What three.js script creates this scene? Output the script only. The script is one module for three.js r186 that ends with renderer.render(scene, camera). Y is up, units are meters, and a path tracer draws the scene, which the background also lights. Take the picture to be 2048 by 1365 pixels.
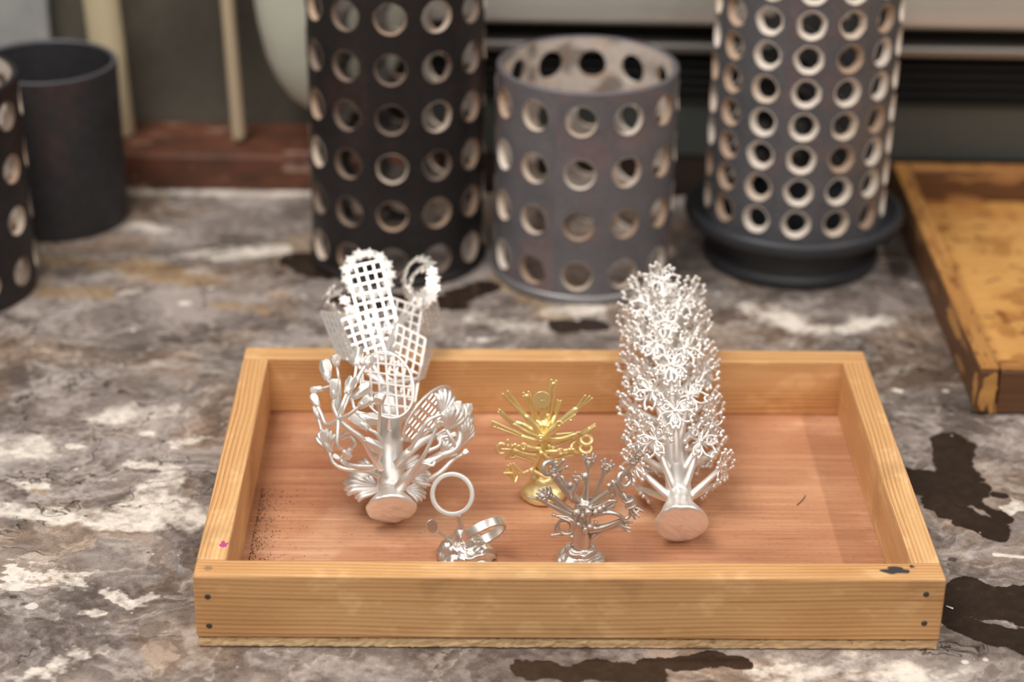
import * as THREE from 'three';
import { mergeGeometries } from 'three/addons/utils/BufferGeometryUtils.js';
import { RoundedBoxGeometry } from 'three/addons/geometries/RoundedBoxGeometry.js';
import { RectAreaLightUniformsLib } from 'three/addons/lights/RectAreaLightUniformsLib.js';

// ------------------------------------------------------------------ camera, light, exposure
const V = (x, y, z) => new THREE.Vector3(x, y, z);
const scene = new THREE.Scene();
scene.background = new THREE.Color(0x0b0b0b);
const F = 4126.66, PITCH = 0.4607, ROLL = 0.0152, CAM = V(-0.0273, 0.5310, 0.7616);
const camera = new THREE.PerspectiveCamera(2 * Math.atan(682.5 / F) * 180 / Math.PI, 2048 / 1365, 0.05, 20);
camera.rotation.order = 'YXZ';
camera.position.copy(CAM);
camera.rotation.set(-PITCH, 0, ROLL);
camera.focus = 0.962;
camera.userData.fStop = 4.8;
const renderer = new THREE.WebGLRenderer({ antialias: true });
renderer.toneMapping = THREE.LinearToneMapping;
renderer.toneMappingExposure = 1.36;
renderer.shadowMap.enabled = true;
RectAreaLightUniformsLib.init();
const KEY = 36, FILL_L = 6.0, FILL_F = 2.9;      // radiance of the tube over the bench and of the two unseen ceiling panels
const TUBE_COL = 0xfff8f0, PANEL_COL = 0xfffaf6;

// ------------------------------------------------------------------ helpers
// a pixel of the photograph gives a direction; the distance comes from the plane it lies on
const fwd = V(0, -Math.sin(PITCH), -Math.cos(PITCH)), up0 = V(0, Math.cos(PITCH), -Math.sin(PITCH)), rt0 = V(1, 0, 0);
const rtv = rt0.clone().multiplyScalar(Math.cos(ROLL)).addScaledVector(up0, Math.sin(ROLL));
const upv = up0.clone().multiplyScalar(Math.cos(ROLL)).addScaledVector(rt0, -Math.sin(ROLL));
const ray = (x, y) => fwd.clone().addScaledVector(rtv, (x - 1024) / F).addScaledVector(upv, -(y - 682.5) / F);
const onY = (x, y, h = 0) => { const d = ray(x, y); return CAM.clone().addScaledVector(d, (h - CAM.y) / d.y); };
const onZ = (x, y, z) => { const d = ray(x, y); return CAM.clone().addScaledVector(d, (z - CAM.z) / d.z); };
const at = (x, y, depth) => CAM.clone().addScaledVector(ray(x, y), depth);

let seed = 12345;
const rnd = () => { seed = (seed * 1664525 + 1013904223) >>> 0; return seed / 4294967296; };
const rr = (a, b) => a + (b - a) * rnd();
const PERM = new Uint8Array(512); { const p = [...Array(256).keys()]; for (let i = 255; i > 0; i--) { const j = Math.floor(rnd() * (i + 1)); [p[i], p[j]] = [p[j], p[i]]; } for (let i = 0; i < 512; i++) PERM[i] = p[i & 255]; }
function noise(x, y) {
  const xi = Math.floor(x), yi = Math.floor(y), fx = x - xi, fy = y - yi, X = xi & 255, Y = yi & 255;
  const u = fx * fx * (3 - 2 * fx), v = fy * fy * (3 - 2 * fy);
  const a = PERM[PERM[X] + Y], b = PERM[PERM[X + 1 & 255] + Y], c = PERM[PERM[X] + (Y + 1 & 255)], d = PERM[PERM[X + 1 & 255] + (Y + 1 & 255)];
  return ((a + (b - a) * u) * (1 - v) + (c + (d - c) * u) * v) / 255;
}
function fbm(x, y, o) { let s = 0, a = 0.5, n = 0; for (let i = 0; i < o; i++) { s += a * noise(x, y); n += a; a *= 0.52; x = x * 2.03 + 17.3; y = y * 2.03 + 9.1; } return s / n; }
const sst = (a, b, x) => { const t = Math.min(1, Math.max(0, (x - a) / (b - a))); return t * t * (3 - 2 * t); };
const lerp = (a, b, t) => a + (b - a) * t;
function tex(w, h, fn, srgb = true) {
  const d = new Uint8Array(w * h * 4), c = [0, 0, 0];
  for (let j = 0; j < h; j++) for (let i = 0; i < w; i++) { fn(i, j, c); const k = 4 * (j * w + i); d[k] = c[0]; d[k + 1] = c[1]; d[k + 2] = c[2]; d[k + 3] = 255; }
  const t = new THREE.DataTexture(d, w, h);
  t.wrapS = t.wrapT = THREE.MirroredRepeatWrapping; t.magFilter = THREE.LinearFilter; t.minFilter = THREE.LinearMipmapLinearFilter; t.generateMipmaps = true;
  if (srgb) t.colorSpace = THREE.SRGBColorSpace;
  t.needsUpdate = true; return t;
}
const clamp8 = (v) => v < 0 ? 0 : v > 255 ? 255 : v;
const std = (o) => new THREE.MeshStandardMaterial(o);

const used = {};
function numbered(n) { if (!(n in used)) { used[n] = 0; return n; } used[n]++; return n + '_' + String(used[n]).padStart(3, '0'); }
function shade(m) { m.castShadow = true; m.receiveShadow = true; return m; }
function thing(name, label, category, base, group) {
  const o = new THREE.Group(); o.name = numbered(name); o.position.copy(base); scene.add(o);
  o.userData = { label, category }; if (group) o.userData.group = group; return o;
}
function partLocal(name, geo, mat, parent, label) { const m = shade(new THREE.Mesh(geo, mat)); m.name = name; if (label) m.userData.label = label; parent.add(m); return m; }
// a part whose shape was laid out in the world, hung under a thing that stands at its base
function part(name, geo, mat, root, parent = root, label) {
  geo.translate(-root.position.x, -root.position.y, -root.position.z);
  return partLocal(name, geo, mat, parent, label);
}
function structure(name, geo, mat, pos, label, category) {
  const m = shade(new THREE.Mesh(geo, mat)); m.name = name; if (pos) m.position.copy(pos); scene.add(m);
  m.userData = { kind: 'structure', label, category }; return m;
}
const merge = (list) => mergeGeometries(list.map((g) => { const q = g.index ? g.toNonIndexed() : g; for (const k of Object.keys(q.attributes)) if (!['position', 'normal', 'uv'].includes(k)) q.deleteAttribute(k); return q; }));
function meshFrom(pos, idx, uv) {
  const g = new THREE.BufferGeometry();
  g.setAttribute('position', new THREE.Float32BufferAttribute(pos, 3));
  g.setAttribute('uv', new THREE.Float32BufferAttribute(uv ?? new Array(pos.length / 3 * 2).fill(0), 2));
  g.setIndex(idx); g.computeVertexNormals(); return g;
}
// a round wire swept through points, radius given at the start and the end (or a function of 0..1)
function wire(pts, r0, r1 = r0, { radial = 7, per = 6, cap = true } = {}) {
  const curve = new THREE.CatmullRomCurve3(pts, false, 'centripetal'), n = pts.length === 2 ? 2 : per * (pts.length - 1);
  const fr = curve.computeFrenetFrames(n, false), pos = [], idx = [], uv = [], rf = typeof r0 === 'function' ? r0 : (t) => lerp(r0, r1, t);
  const rings = [];
  for (let i = 0; i <= n; i++) rings.push([curve.getPointAt(i / n), i, rf(i / n)]);
  if (cap) {
    const a = rings[0], b = rings[n], ta = fr.tangents[0], tb = fr.tangents[n];
    rings.unshift([a[0].clone().addScaledVector(ta, -a[2] * 0.6), 0, a[2] * 0.6], );
    rings.unshift([a[0].clone().addScaledVector(ta, -a[2] * 0.8), 0, 1e-6]);
    rings.push([b[0].clone().addScaledVector(tb, b[2] * 0.6), n, b[2] * 0.6], [b[0].clone().addScaledVector(tb, b[2] * 0.8), n, 1e-6]);
  }
  rings.forEach(([p, k, r], i) => {
    for (let j = 0; j <= radial; j++) {
      const a = j / radial * Math.PI * 2, N = fr.normals[k], B = fr.binormals[k], c = Math.cos(a) * r, s = Math.sin(a) * r;
      pos.push(p.x + N.x * c + B.x * s, p.y + N.y * c + B.y * s, p.z + N.z * c + B.z * s); uv.push(j / radial, i / rings.length);
    }
  });
  const w = radial + 1;
  for (let i = 0; i < rings.length - 1; i++) for (let j = 0; j < radial; j++) { const a = i * w + j; idx.push(a, a + 1, a + w, a + 1, a + w + 1, a + w); }
  const g = meshFrom(pos, idx, uv), nn = g.attributes.normal;
  for (let i = 0; i < rings.length; i++) { const a = i * w, b = a + radial; const v = V(nn.getX(a) + nn.getX(b), nn.getY(a) + nn.getY(b), nn.getZ(a) + nn.getZ(b)).normalize(); nn.setXYZ(a, v.x, v.y, v.z); nn.setXYZ(b, v.x, v.y, v.z); }
  return g;
}
const ball = (p, r, w = 10, h = 7) => new THREE.SphereGeometry(r, w, h).translate(p.x, p.y, p.z);
function frame(x, y, z, p) { return new THREE.Matrix4().makeBasis(x, y, z).setPosition(p); }
function perp(d) { const a = Math.abs(d.y) < 0.9 ? V(0, 1, 0) : V(1, 0, 0); return a.cross(d).normalize(); }
// a frame at p whose y axis runs along d
function along(p, d, spin = 0) { const y = d.clone().normalize(), x = perp(y).applyAxisAngle(y, spin), z = x.clone().cross(y); return frame(x, y, z, p); }
// flat bar between two points, wide across and thick along n
function bar(p, q, width, thick, n) {
  const d = q.clone().sub(p), L = d.length(), x = d.normalize(), z = n.clone().addScaledVector(x, -n.dot(x)).normalize(), y = z.clone().cross(x);
  return new THREE.BoxGeometry(L, width, thick).applyMatrix4(frame(x, y, z, p.clone().add(q).multiplyScalar(0.5)));
}
const torusAt = (p, axis, R, r, seg = 28, rad = 9) => new THREE.TorusGeometry(R, r, rad, seg).applyMatrix4(frame(...(() => { const z = axis.clone().normalize(), x = perp(z), y = z.clone().cross(x); return [x, y, z]; })(), p));
function fineLathe(pts, n = 40, seg = 72) { const c = new THREE.CatmullRomCurve3(pts.map(([r, y]) => V(r, y, 0)), false, 'centripetal'), o = []; for (let i = 0; i <= n; i++) { const p = c.getPointAt(i / n); o.push([Math.max(p.x, 0.0002), p.y]); } return lathe(o, seg); }
const lathe = (pts, seg = 48) => new THREE.LatheGeometry(pts.map(([r, y]) => new THREE.Vector2(r, y)), seg);
function crumple(geo, amp, freq, sd = 0) {
  const p = geo.attributes.position, n = geo.attributes.normal;
  for (let i = 0; i < p.count; i++) {
    const x = p.getX(i), y = p.getY(i), z = p.getZ(i);
    const k = (fbm((x + z * 0.6) * freq + sd, (y - z * 0.8) * freq + 31 + sd, 3) - 0.5) * 2 * amp;
    p.setXYZ(i, x + n.getX(i) * k, y + n.getY(i) * k, z + n.getZ(i) * k);
  }
  geo.computeVertexNormals(); return geo;
}
// uv in metres: u along the grain, v across
function grainUV(geo, alongX, off = 0) {
  const p = geo.attributes.position, n = geo.attributes.normal, uv = geo.attributes.uv;
  for (let i = 0; i < p.count; i++) {
    const x = p.getX(i), y = p.getY(i), z = p.getZ(i), side = Math.abs(n.getY(i)) > 0.7;
    const u = alongX ? x : z, c = alongX ? z : x;
    uv.setXY(i, u / 0.36 + off * 0.37, (side ? c + 0.05 : y) / 0.09 + off);
  }
  return geo;
}

// ------------------------------------------------------------------ materials
const WOOD = (light, dark, lines, seedv, contrast) => tex(1024, 512, (i, j, c) => {
  const u = i / 1024 * 0.36, v = j / 512 * 0.09;
  const w = fbm(u * 5 + seedv, v * 16 + seedv, 3) * 0.012 + 0.004 * noise(u * 9 + seedv, 3.3);
  const ph = (v + w) * lines, s = ph - Math.floor(ph);
  let k = Math.pow(s, 2.2) * (1 - sst(0.93, 1, s)) * (0.45 + 0.9 * noise(Math.floor(ph) * 3.7, seedv));
  k = k * contrast + (fbm(u * 30 + 5, v * 900 + seedv, 3) - 0.5) * 0.34 + (fbm(u * 14, v * 30 + seedv, 5) - 0.5) * 0.8 - sst(0.6, 0.75, fbm(u * 60 + 9, v * 90, 5)) * 0.25;
  const pore = noise(u * 500, v * 2400 + 60) > 0.86 ? 0.12 : 0; k += pore;
  const dirt = sst(0.64, 0.8, fbm(u * 40 + seedv * 3, v * 45 + 8, 4)) * 0.14;
  for (let q = 0; q < 3; q++) c[q] = clamp8(lerp(light[q], dark[q], k) * (1 - dirt * 0.5));
});
const woodTex = WOOD([226, 180, 126], [176, 118, 66], 430, 3.1, 0.85);
const pine = std({ map: woodTex, bumpMap: woodTex, bumpScale: 0.0002, roughness: 0.5 });
const plyTex = tex(1024, 1024, (i, j, c) => {
  const u = i / 1024 * 0.34, v = j / 1024 * 0.34;
  let k = 0.35 + (fbm(u * 6, v * 60 + 4, 4) - 0.5) * 1.1 + (fbm(u * 22 + 9, v * 900, 3) - 0.5) * 0.9 + (fbm(u * 12 + 40, v * 16, 4) - 0.5) * 1.2;
  const pore = noise(u * 260 + 7, v * 2600) > 0.84 ? 0.3 : 0; k += pore;
  const lt = sst(0.62, 0.74, fbm(u * 30 + 77, v * 34 + 5, 4)) * 0.25;
  const speck = noise(u * 700 + 3, v * 700) > 0.975 ? -60 : 0;
  c[0] = clamp8(lerp(200, 156, k) + lt * 40 + speck); c[1] = clamp8(lerp(148, 102, k) + lt * 55 + speck); c[2] = clamp8(lerp(113, 74, k) + lt * 60 + speck);
});
const ply = std({ map: plyTex, bumpMap: plyTex, bumpScale: 0.00015, roughness: 0.42 });
const plyEdge = std({ map: WOOD([236, 205, 160], [168, 122, 78], 900, 8.1, 0.7), roughness: 0.85 });
const nailMat = std({ color: 0x56524e, metalness: 0.6, roughness: 0.55 });
const inkDark = std({ color: 0x3c3a3c, roughness: 0.7 }), inkPink = std({ color: 0xc04a8c, roughness: 0.6 });
const steelTex = (a, b, sd) => tex(512, 512, (i, j, c) => {
  const u = i / 512, v = j / 512, k = fbm(u * 6 + sd, v * 6, 5), f = fbm(u * 70 + sd, v * 70, 2) - 0.5, rust = sst(0.56, 0.72, fbm(u * 4 + 20 + sd, v * 5 + 3, 4));
  for (let q = 0; q < 3; q++) c[q] = clamp8(lerp(a[q], b[q], k) + f * 14 + rust * [14, 2, 0][q]);
});
const steelGrey = std({ map: steelTex([100, 100, 105], [130, 126, 130], 1.5), metalness: 0.25, roughness: 0.5 });
const steelDark = std({ map: steelTex([34, 32, 33], [52, 49, 50], 7.5), metalness: 0.3, roughness: 0.48 });
const steelBlue = std({ map: steelTex([90, 91, 96], [114, 113, 117], 12.5), metalness: 0.25, roughness: 0.45 });
const steelBlack = std({ map: steelTex([48, 48, 51], [64, 63, 66], 21), metalness: 0.2, roughness: 0.55 });
const plasterTex = tex(512, 512, (i, j, c) => {
  const u = i / 512, v = j / 512, k = sst(0.42, 0.62, fbm(u * 7, v * 9 + 4, 5)), g = fbm(u * 60, v * 60, 2) - 0.5, rust = sst(0.6, 0.72, fbm(u * 9 + 30, v * 9, 4));
  c[0] = clamp8(lerp(212, 148, k) + g * 26 + rust * 2); c[1] = clamp8(lerp(200, 136, k) + g * 26 - rust * 9); c[2] = clamp8(lerp(190, 128, k) + g * 26 - rust * 18);
});
const plaster = std({ map: plasterTex, roughness: 0.9 });
const sootTex = tex(256, 256, (i, j, c) => { const k = sst(0.35, 0.65, fbm(i / 30, j / 30, 4)); c[0] = lerp(150, 62, k); c[1] = lerp(142, 58, k); c[2] = lerp(136, 56, k); });
const soot = std({ map: sootTex, roughness: 0.85 });
const darkInner = std({ map: steelTex([30, 29, 29], [70, 67, 65], 41), roughness: 0.85 });  // dark mottled tone for the inner face behind the small holes
const rimA = std({ color: 0xd8c7b6, roughness: 0.9 }), rimB = std({ color: 0xb99f8a, roughness: 0.9 }), rimC = std({ color: 0xe6dbcf, roughness: 0.9 }), rimD = std({ color: 0x8f7d70, roughness: 0.9 });
const rubber = std({ color: 0x33353a, roughness: 0.42 });
const grainTex = (lo, hi) => tex(128, 128, (i, j, c) => { const k = noise(i / 2.2, j / 2.2) * 0.6 + noise(i / 7, j / 7 + 50) * 0.4; c[0] = c[1] = c[2] = lerp(lo, hi, k); }, false);
const castBump = grainTex(0, 255); castBump.wrapS = castBump.wrapT = THREE.RepeatWrapping; castBump.repeat.set(3, 3);
const silver = std({ color: new THREE.Color(0.95, 0.925, 0.89), metalness: 0.8, roughness: 0.44, bumpMap: castBump, bumpScale: 0.00006 });
const silverWhite = std({ color: new THREE.Color(0.95, 0.93, 0.9), metalness: 0.76, roughness: 0.46 });
const silverLace = std({ color: new THREE.Color(0.95, 0.92, 0.88), metalness: 0.84, roughness: 0.36 });
const silverGrey = std({ color: new THREE.Color(0.74, 0.69, 0.64), metalness: 0.88, roughness: 0.38, bumpMap: castBump, bumpScale: 0.00005 });
const silverWarm = std({ color: new THREE.Color(0.8, 0.76, 0.71), metalness: 0.9, roughness: 0.36, bumpMap: castBump, bumpScale: 0.00004 });
const gold = std({ color: new THREE.Color(0.95, 0.80, 0.40), metalness: 0.8, roughness: 0.4 });

// ------------------------------------------------------------------ the room (closed, with thickness)
const wallPaint = std({ color: 0xb9b4aa, roughness: 0.9 }), ceilPaint = std({ color: 0xdedad2, roughness: 0.9 });
const concreteTex = tex(512, 512, (i, j, c) => { const k = fbm(i / 60, j / 60, 5), g = (noise(i / 1.7, j / 1.7) - 0.5) * 10; c[0] = lerp(70, 112, k) + g; c[1] = lerp(66, 107, k) + g; c[2] = lerp(58, 96, k) + g; });
concreteTex.repeat.set(6, 4);
const concrete = std({ map: concreteTex, roughness: 0.9 }), floorMat = std({ color: 0x6f6a63, roughness: 0.8 });
const X0 = -2.3, X1 = 2.3, Z0 = -0.60, Z1 = 3.0, Y0 = -0.9, Y1 = 1.9, TH = 0.1;
const boxAt = (x0, x1, y0, y1, z0, z1) => new THREE.BoxGeometry(x1 - x0, y1 - y0, z1 - z0).translate((x0 + x1) / 2, (y0 + y1) / 2, (z0 + z1) / 2);
structure('floor', boxAt(X0, X1, Y0 - TH, Y0, Z0 - TH, Z1 + TH), floorMat, null, 'grey workshop floor under the bench', 'floor');
structure('ceiling', boxAt(X0, X1, Y1, Y1 + TH, Z0 - TH, Z1 + TH), ceilPaint, null, 'pale ceiling above the bench', 'ceiling');
structure('wall_back', boxAt(X0, X1, Y0, Y1, Z0 - TH, Z0), concrete, null, 'rough grey brown wall behind the workbench', 'wall');
structure('wall_front', boxAt(X0, X1, Y0, Y1, Z1, Z1 + TH), wallPaint, null, 'pale wall facing the bench', 'wall');
structure('wall_left', boxAt(X0 - TH, X0, Y0, Y1, Z0 - TH, Z1 + TH), wallPaint, null, 'pale side wall of the workshop', 'wall');
structure('wall_right', boxAt(X1, X1 + TH, Y0, Y1, Z0 - TH, Z1 + TH), wallPaint, null, 'pale side wall of the workshop on the other side', 'wall');

// lamps: one long tube above and to the right of the bench, two unseen ceiling panels for soft light
function areaLight(p, target, w, h, intensity, color, parent) {
  const l = new THREE.RectAreaLight(color, intensity, w, h); l.position.copy(p); parent.add(l); parent.updateMatrixWorld(true);
  l.lookAt(parent.localToWorld(target.clone())); return l;
}
{
  const base = V(0.98, 1.36, 0.1), t = thing('tube_lamp', 'long fluorescent tube lamp hanging above the bench', 'lamp', base);
  const dir = V(-0.84, -1.36, -0.15).normalize(), m = along(V(0, 0, 0), dir.clone().negate());
  partLocal('housing', new RoundedBoxGeometry(0.12, 0.05, 1.3, 2, 0.01).translate(0, 0.045, 0), std({ color: 0xd8d8d4, roughness: 0.5 }), t);
  for (const s of [-0.5, 0.5]) partLocal('hanger', new THREE.CylinderGeometry(0.004, 0.004, Y1 - 1.36 - 0.07, 8).translate(0, (Y1 - 1.36 + 0.07) / 2, s), nailMat, t);
  partLocal('tube', new THREE.CylinderGeometry(0.016, 0.016, 1.22, 16).rotateX(Math.PI / 2), std({ color: 0xffffff, emissive: TUBE_COL, emissiveIntensity: 4 }), t);
  const p = dir.clone().multiplyScalar(0.019);
  const l = new THREE.RectAreaLight(TUBE_COL, KEY, 0.045, 1.2); l.position.copy(p); t.add(l);
  l.up.set(0, 0, 1); t.updateMatrixWorld(true); l.lookAt(base.clone().add(V(dir.x, dir.y, 0)));
}
function unseenCeilingPanel(x, z, w, d, intensity, label) {  // panel out of view, placed to light the bench and trays softly
  const t = thing('unseen_ceiling_panel', label, 'lamp', V(x, Y1 - 0.03, z));
  partLocal('frame', new RoundedBoxGeometry(w + 0.05, 0.03, d + 0.05, 2, 0.006).translate(0, 0.014, 0), std({ color: 0xe8e8e4, roughness: 0.5 }), t);
  partLocal('diffuser', new THREE.BoxGeometry(w, 0.004, d).translate(0, -0.003, 0), std({ color: 0xffffff, emissive: PANEL_COL, emissiveIntensity: 2.5 }), t);
  areaLight(V(0, -0.008, 0), V(0, -1, 0.0001), w, d, intensity, PANEL_COL, t);
}
unseenCeilingPanel(-0.7, 0.3, 0.8, 1.3, FILL_L, 'unseen wide ceiling light panel, placed to light the bench softly from the upper left');
unseenCeilingPanel(0.3, 1.75, 1.5, 0.7, FILL_F, 'unseen wide ceiling light panel near the wall facing the bench, placed to light the fronts of things');

// ------------------------------------------------------------------ the workbench with its stained top
const TX0 = -0.37, TS = 0.74, TZ0 = -0.56;      // the stretch of bench top the texture covers
const caps = (list) => list.map(([x0, y0, x1, y1, r, wob = 0.5, soft = 0.25]) => { const a = onY(x0, y0), b = onY(x1, y1); return { ax: a.x, az: a.z, bx: b.x, bz: b.z, r, wob, soft }; });
function capField(list, x, z, wn, wf = wn) {
  let best = 0;
  for (const c of list) {
    const m = c.r * (1 + c.wob) * 1.4;
    if (x < Math.min(c.ax, c.bx) - m || x > Math.max(c.ax, c.bx) + m || z < Math.min(c.az, c.bz) - m || z > Math.max(c.az, c.bz) + m) continue;
    const dx = c.bx - c.ax, dz = c.bz - c.az, q = dx * dx + dz * dz, t = q ? Math.min(1, Math.max(0, ((x - c.ax) * dx + (z - c.az) * dz) / q)) : 0;
    const d = Math.hypot(x - c.ax - dx * t, z - c.az - dz * t) / c.r + (c.r < 0.0065 ? (wf - 0.5) * 2.6 + (wn - 0.5) * 2 : (wn - 0.5) * 3 + (wf - 0.5) * 0.8) * c.wob * 1.1;
    const k = 1 - sst(1 - c.soft, 1 + c.soft * 0.4, d); if (k > best) best = k;
  }
  return best;
}
const wet = caps([
  [1905, 885, 1915, 960, 0.011, 0.35, 0.08], [1840, 965, 1930, 985, 0.013, 0.5, 0.08], [1870, 1010, 1985, 1060, 0.009, 0.6, 0.08], [1960, 1010, 2010, 1040, 0.004, 0.5, 0.1],
  [1915, 1200, 2080, 1215, 0.016, 0.4, 0.06], [1990, 1270, 2060, 1290, 0.010, 0.5, 0.08], [1905, 1240, 1960, 1265, 0.008, 0.4, 0.08], [1955, 958, 1962, 960, 0.0022, 0.3, 0.1], [1990, 990, 2005, 992, 0.0028, 0.4, 0.1],
  [1120, 655, 1190, 650, 0.008, 0.5, 0.1], [600, 520, 640, 545, 0.012, 0.5, 0.1], [920, 590, 960, 575, 0.010, 0.5, 0.1], [1060, 1345, 1300, 1345, 0.008, 0.6, 0.1], [1290, 1325, 1480, 1325, 0.006, 0.6, 0.1], [700, 600, 900, 605, 0.012, 0.4, 0.15],
]);
const white = caps([
  [-20, 1020, 180, 1035, 0.0085, 0.5, 0.5], [180, 1040, 300, 1045, 0.009, 0.5, 0.4], [270, 1020, 335, 955, 0.0105, 0.5, 0.35], [320, 1010, 400, 1040, 0.012, 0.5, 0.6], [270, 930, 345, 935, 0.005, 0.6, 0.3], [350, 885, 395, 880, 0.0042, 0.9, 0.4], [290, 868, 305, 868, 0.003, 0.5, 0.3], [140, 893, 155, 893, 0.003, 0.5, 0.3], [-30, 905, 80, 900, 0.013, 0.7, 0.9],
  [0, 1175, 70, 1170, 0.004, 0.7, 0.3], [150, 1160, 30, 1150, 0.006, 1.3, 0.6], [15, 1172, 30, 1173, 0.003, 0.5, 0.3], [60, 1170, 72, 1170, 0.0028, 0.5, 0.3], [215, 1185, 260, 1205, 0.0034, 0.8, 0.6], [260, 1210, 300, 1195, 0.0036, 0.8, 0.6], [165, 1228, 200, 1226, 0.0032, 0.5, 0.4], [20, 965, 80, 975, 0.004, 0.8, 0.3], [365, 607, 372, 607, 0.0032, 0.2, 0.3], [245, 588, 275, 582, 0.0035, 0.3, 0.5],
  [400, 510, 560, 500, 0.010, 0.5, 0.7], [280, 450, 330, 460, 0.006, 0.5, 0.6], [80, 1350, 170, 1300, 0.005, 1.3, 0.8], [270, 385, 620, 388, 0.006, 0.4, 0.7], [200, 835, 340, 820, 0.008, 1.0, 0.9], [1520, 1345, 1700, 1350, 0.012, 1.0, 0.9], [1750, 1350, 1900, 1355, 0.010, 1.0, 0.9], [1520, 1345, 1600, 1335, 0.006, 0.5, 0.5],
  [2010, 1020, 2040, 1010, 0.004, 0.7, 0.3], [1880, 960, 1925, 940, 0.0022, 0.4, 0.4], [1790, 780, 1800, 782, 0.0026, 0.3, 0.3], [1100, 625, 1180, 620, 0.008, 0.5, 0.6], [960, 640, 1080, 660, 0.010, 0.5, 0.7], [1990, 1110, 2048, 1115, 0.0015, 0.4, 0.4], [1690, 660, 1760, 640, 0.008, 0.6, 0.7], [1500, 620, 1640, 660, 0.010, 0.6, 0.8],
]);
const ochre = caps([[70, 580, 210, 590, 0.010, 0.6, 0.7], [220, 525, 420, 565, 0.010, 0.6, 0.7], [320, 560, 420, 560, 0.007, 0.5, 0.6], [80, 520, 180, 530, 0.008, 0.6, 0.7], [440, 610, 520, 615, 0.006, 0.6, 0.7], [60, 975, 90, 990, 0.0025, 0.5, 0.5], [1010, 560, 1110, 630, 0.010, 0.5, 0.7]]);
const specks = []; for (let i = 0; i < 420; i++) specks.push([TX0 + rnd() * TS, TZ0 + rnd() * TS, Math.pow(rnd(), 3) * 0.0022 + 0.0004, rnd()]);
const NB = 64, bins = Array.from({ length: NB * NB }, () => []);
for (const s of specks) for (let dx = -1; dx <= 1; dx++) for (let dz = -1; dz <= 1; dz++) { const i = Math.floor((s[0] - TX0) / TS * NB) + dx, j = Math.floor((s[1] - TZ0) / TS * NB) + dz; if (i >= 0 && j >= 0 && i < NB && j < NB) bins[j * NB + i].push(s); }
function benchColour(x, z, c) {
  const w1 = fbm(x * 16 + 3, z * 16 + 8, 5), w2 = fbm(x * 16 + 53, z * 16 + 28, 5);
  const xs = x + (w1 - 0.5) * 0.06, zs = z + (w2 - 0.5) * 0.06;
  const big = fbm(xs * 11 + zs * 5 + 2, zs * 17 + 5, 4), mid = fbm(xs * 46 - zs * 20 + 70, zs * 64, 6), fine = fbm(x * 330, z * 330, 4), wn = fbm(x * 80 + 11, z * 80 + 4, 6);
  let k = Math.min(1, Math.max(0, (big - 0.5) * 1.3 + (mid - 0.5) * 1.5 + 0.5 + (fine - 0.5) * 1.0));
  let r = lerp(88, 164, k), g = lerp(78, 152, k), b = lerp(72, 146, k);
  const warm = sst(0.5, 0.66, fbm(xs * 18 + 90, zs * 18 + 7, 4)) * 0.6; r = lerp(r, r * 1.05 + 7, warm); b = lerp(b, b * 0.86, warm);
  // flaked layers: a crisp rim on one side that thins out inside
  for (let q = 0; q < 3; q++) {
    const p = fbm(xs * (15 + 11 * q) + 200 + 61 * q + zs * 6, zs * (24 + 15 * q) + 7, 7), on = sst(0.535, 0.548, p) * Math.max(0, 1 - (p - 0.535) * (q === 1 ? 5 : 8)), kk = on * (0.3 + 0.75 * fine) * (q === 1 ? 0.62 : 0.72);
    const col = q === 1 ? [92, 80, 72] : q ? [202, 192, 182] : [192, 186, 182]; r = lerp(r, col[0], kk); g = lerp(g, col[1], kk); b = lerp(b, col[2], kk);
  }
  const cr = fbm(xs * 26 + 300, zs * 34 + 7, 6) - 0.5, cz = sst(0.42, 0.55, fbm(x * 11 + 400, z * 11, 3)), crack = (1 - sst(0.002, 0.013, Math.abs(cr))) * cz, litLip = (1 - sst(0.003, 0.014, Math.abs(cr - 0.02))) * cz * 0.25;  // pale lip beside each crack: a lit edge painted into the colour
  const oc = capField(ochre, x, z, wn) * 0.5 * (0.3 + fine); r = lerp(r, 168, oc); g = lerp(g, 128, oc); b = lerp(b, 74, oc);
  const wh = capField(white, x, z, wn, fbm(x * 260 + 5, z * 340, 3)) * Math.min(1, 0.3 + 0.9 * mid + (fine - 0.4) * 0.9); r = lerp(r, 232, wh); g = lerp(g, 223, wh); b = lerp(b, 211, wh);
  r = lerp(r, 205, litLip) * (1 - crack * 0.55); g = lerp(g, 196, litLip) * (1 - crack * 0.57); b = lerp(b, 186, litLip) * (1 - crack * 0.59);
  let wt = capField(wet, x, z, wn * 0.75 + 0.125); r = lerp(r, 36 + fine * 18 + mid * 14, wt); g = lerp(g, 28 + fine * 15 + mid * 11, wt); b = lerp(b, 23 + fine * 13 + mid * 9, wt);
  for (const s of bins[Math.min(NB - 1, Math.max(0, Math.floor((z - TZ0) / TS * NB))) * NB + Math.min(NB - 1, Math.max(0, Math.floor((x - TX0) / TS * NB)))]) {
    const d = Math.hypot((x - s[0]) * (0.7 + s[3] * 0.6), z - s[1]) / s[2] + (wn - 0.5) * 2;
    if (d < 1) { const q = (1 - sst(0.7, 1, d)) * (s[3] > 0.2 ? 0.9 : 0.7), col = s[3] > 0.2 ? [226, 220, 212] : [52, 44, 40]; r = lerp(r, col[0], q); g = lerp(g, col[1], q); b = lerp(b, col[2], q); wt *= 1 - q; }
  }
  const grit = (noise(x * 2900, z * 2900) - 0.5) * (1 - wt * 0.7), pit = noise(x * 1500 + 7, z * 1500) > 0.9 ? -14 : 0; r += grit * 34 + pit; g += grit * 34 + pit; b += grit * 34 + pit;
  c[0] = clamp8(r); c[1] = clamp8(g); c[2] = clamp8(b);
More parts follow.
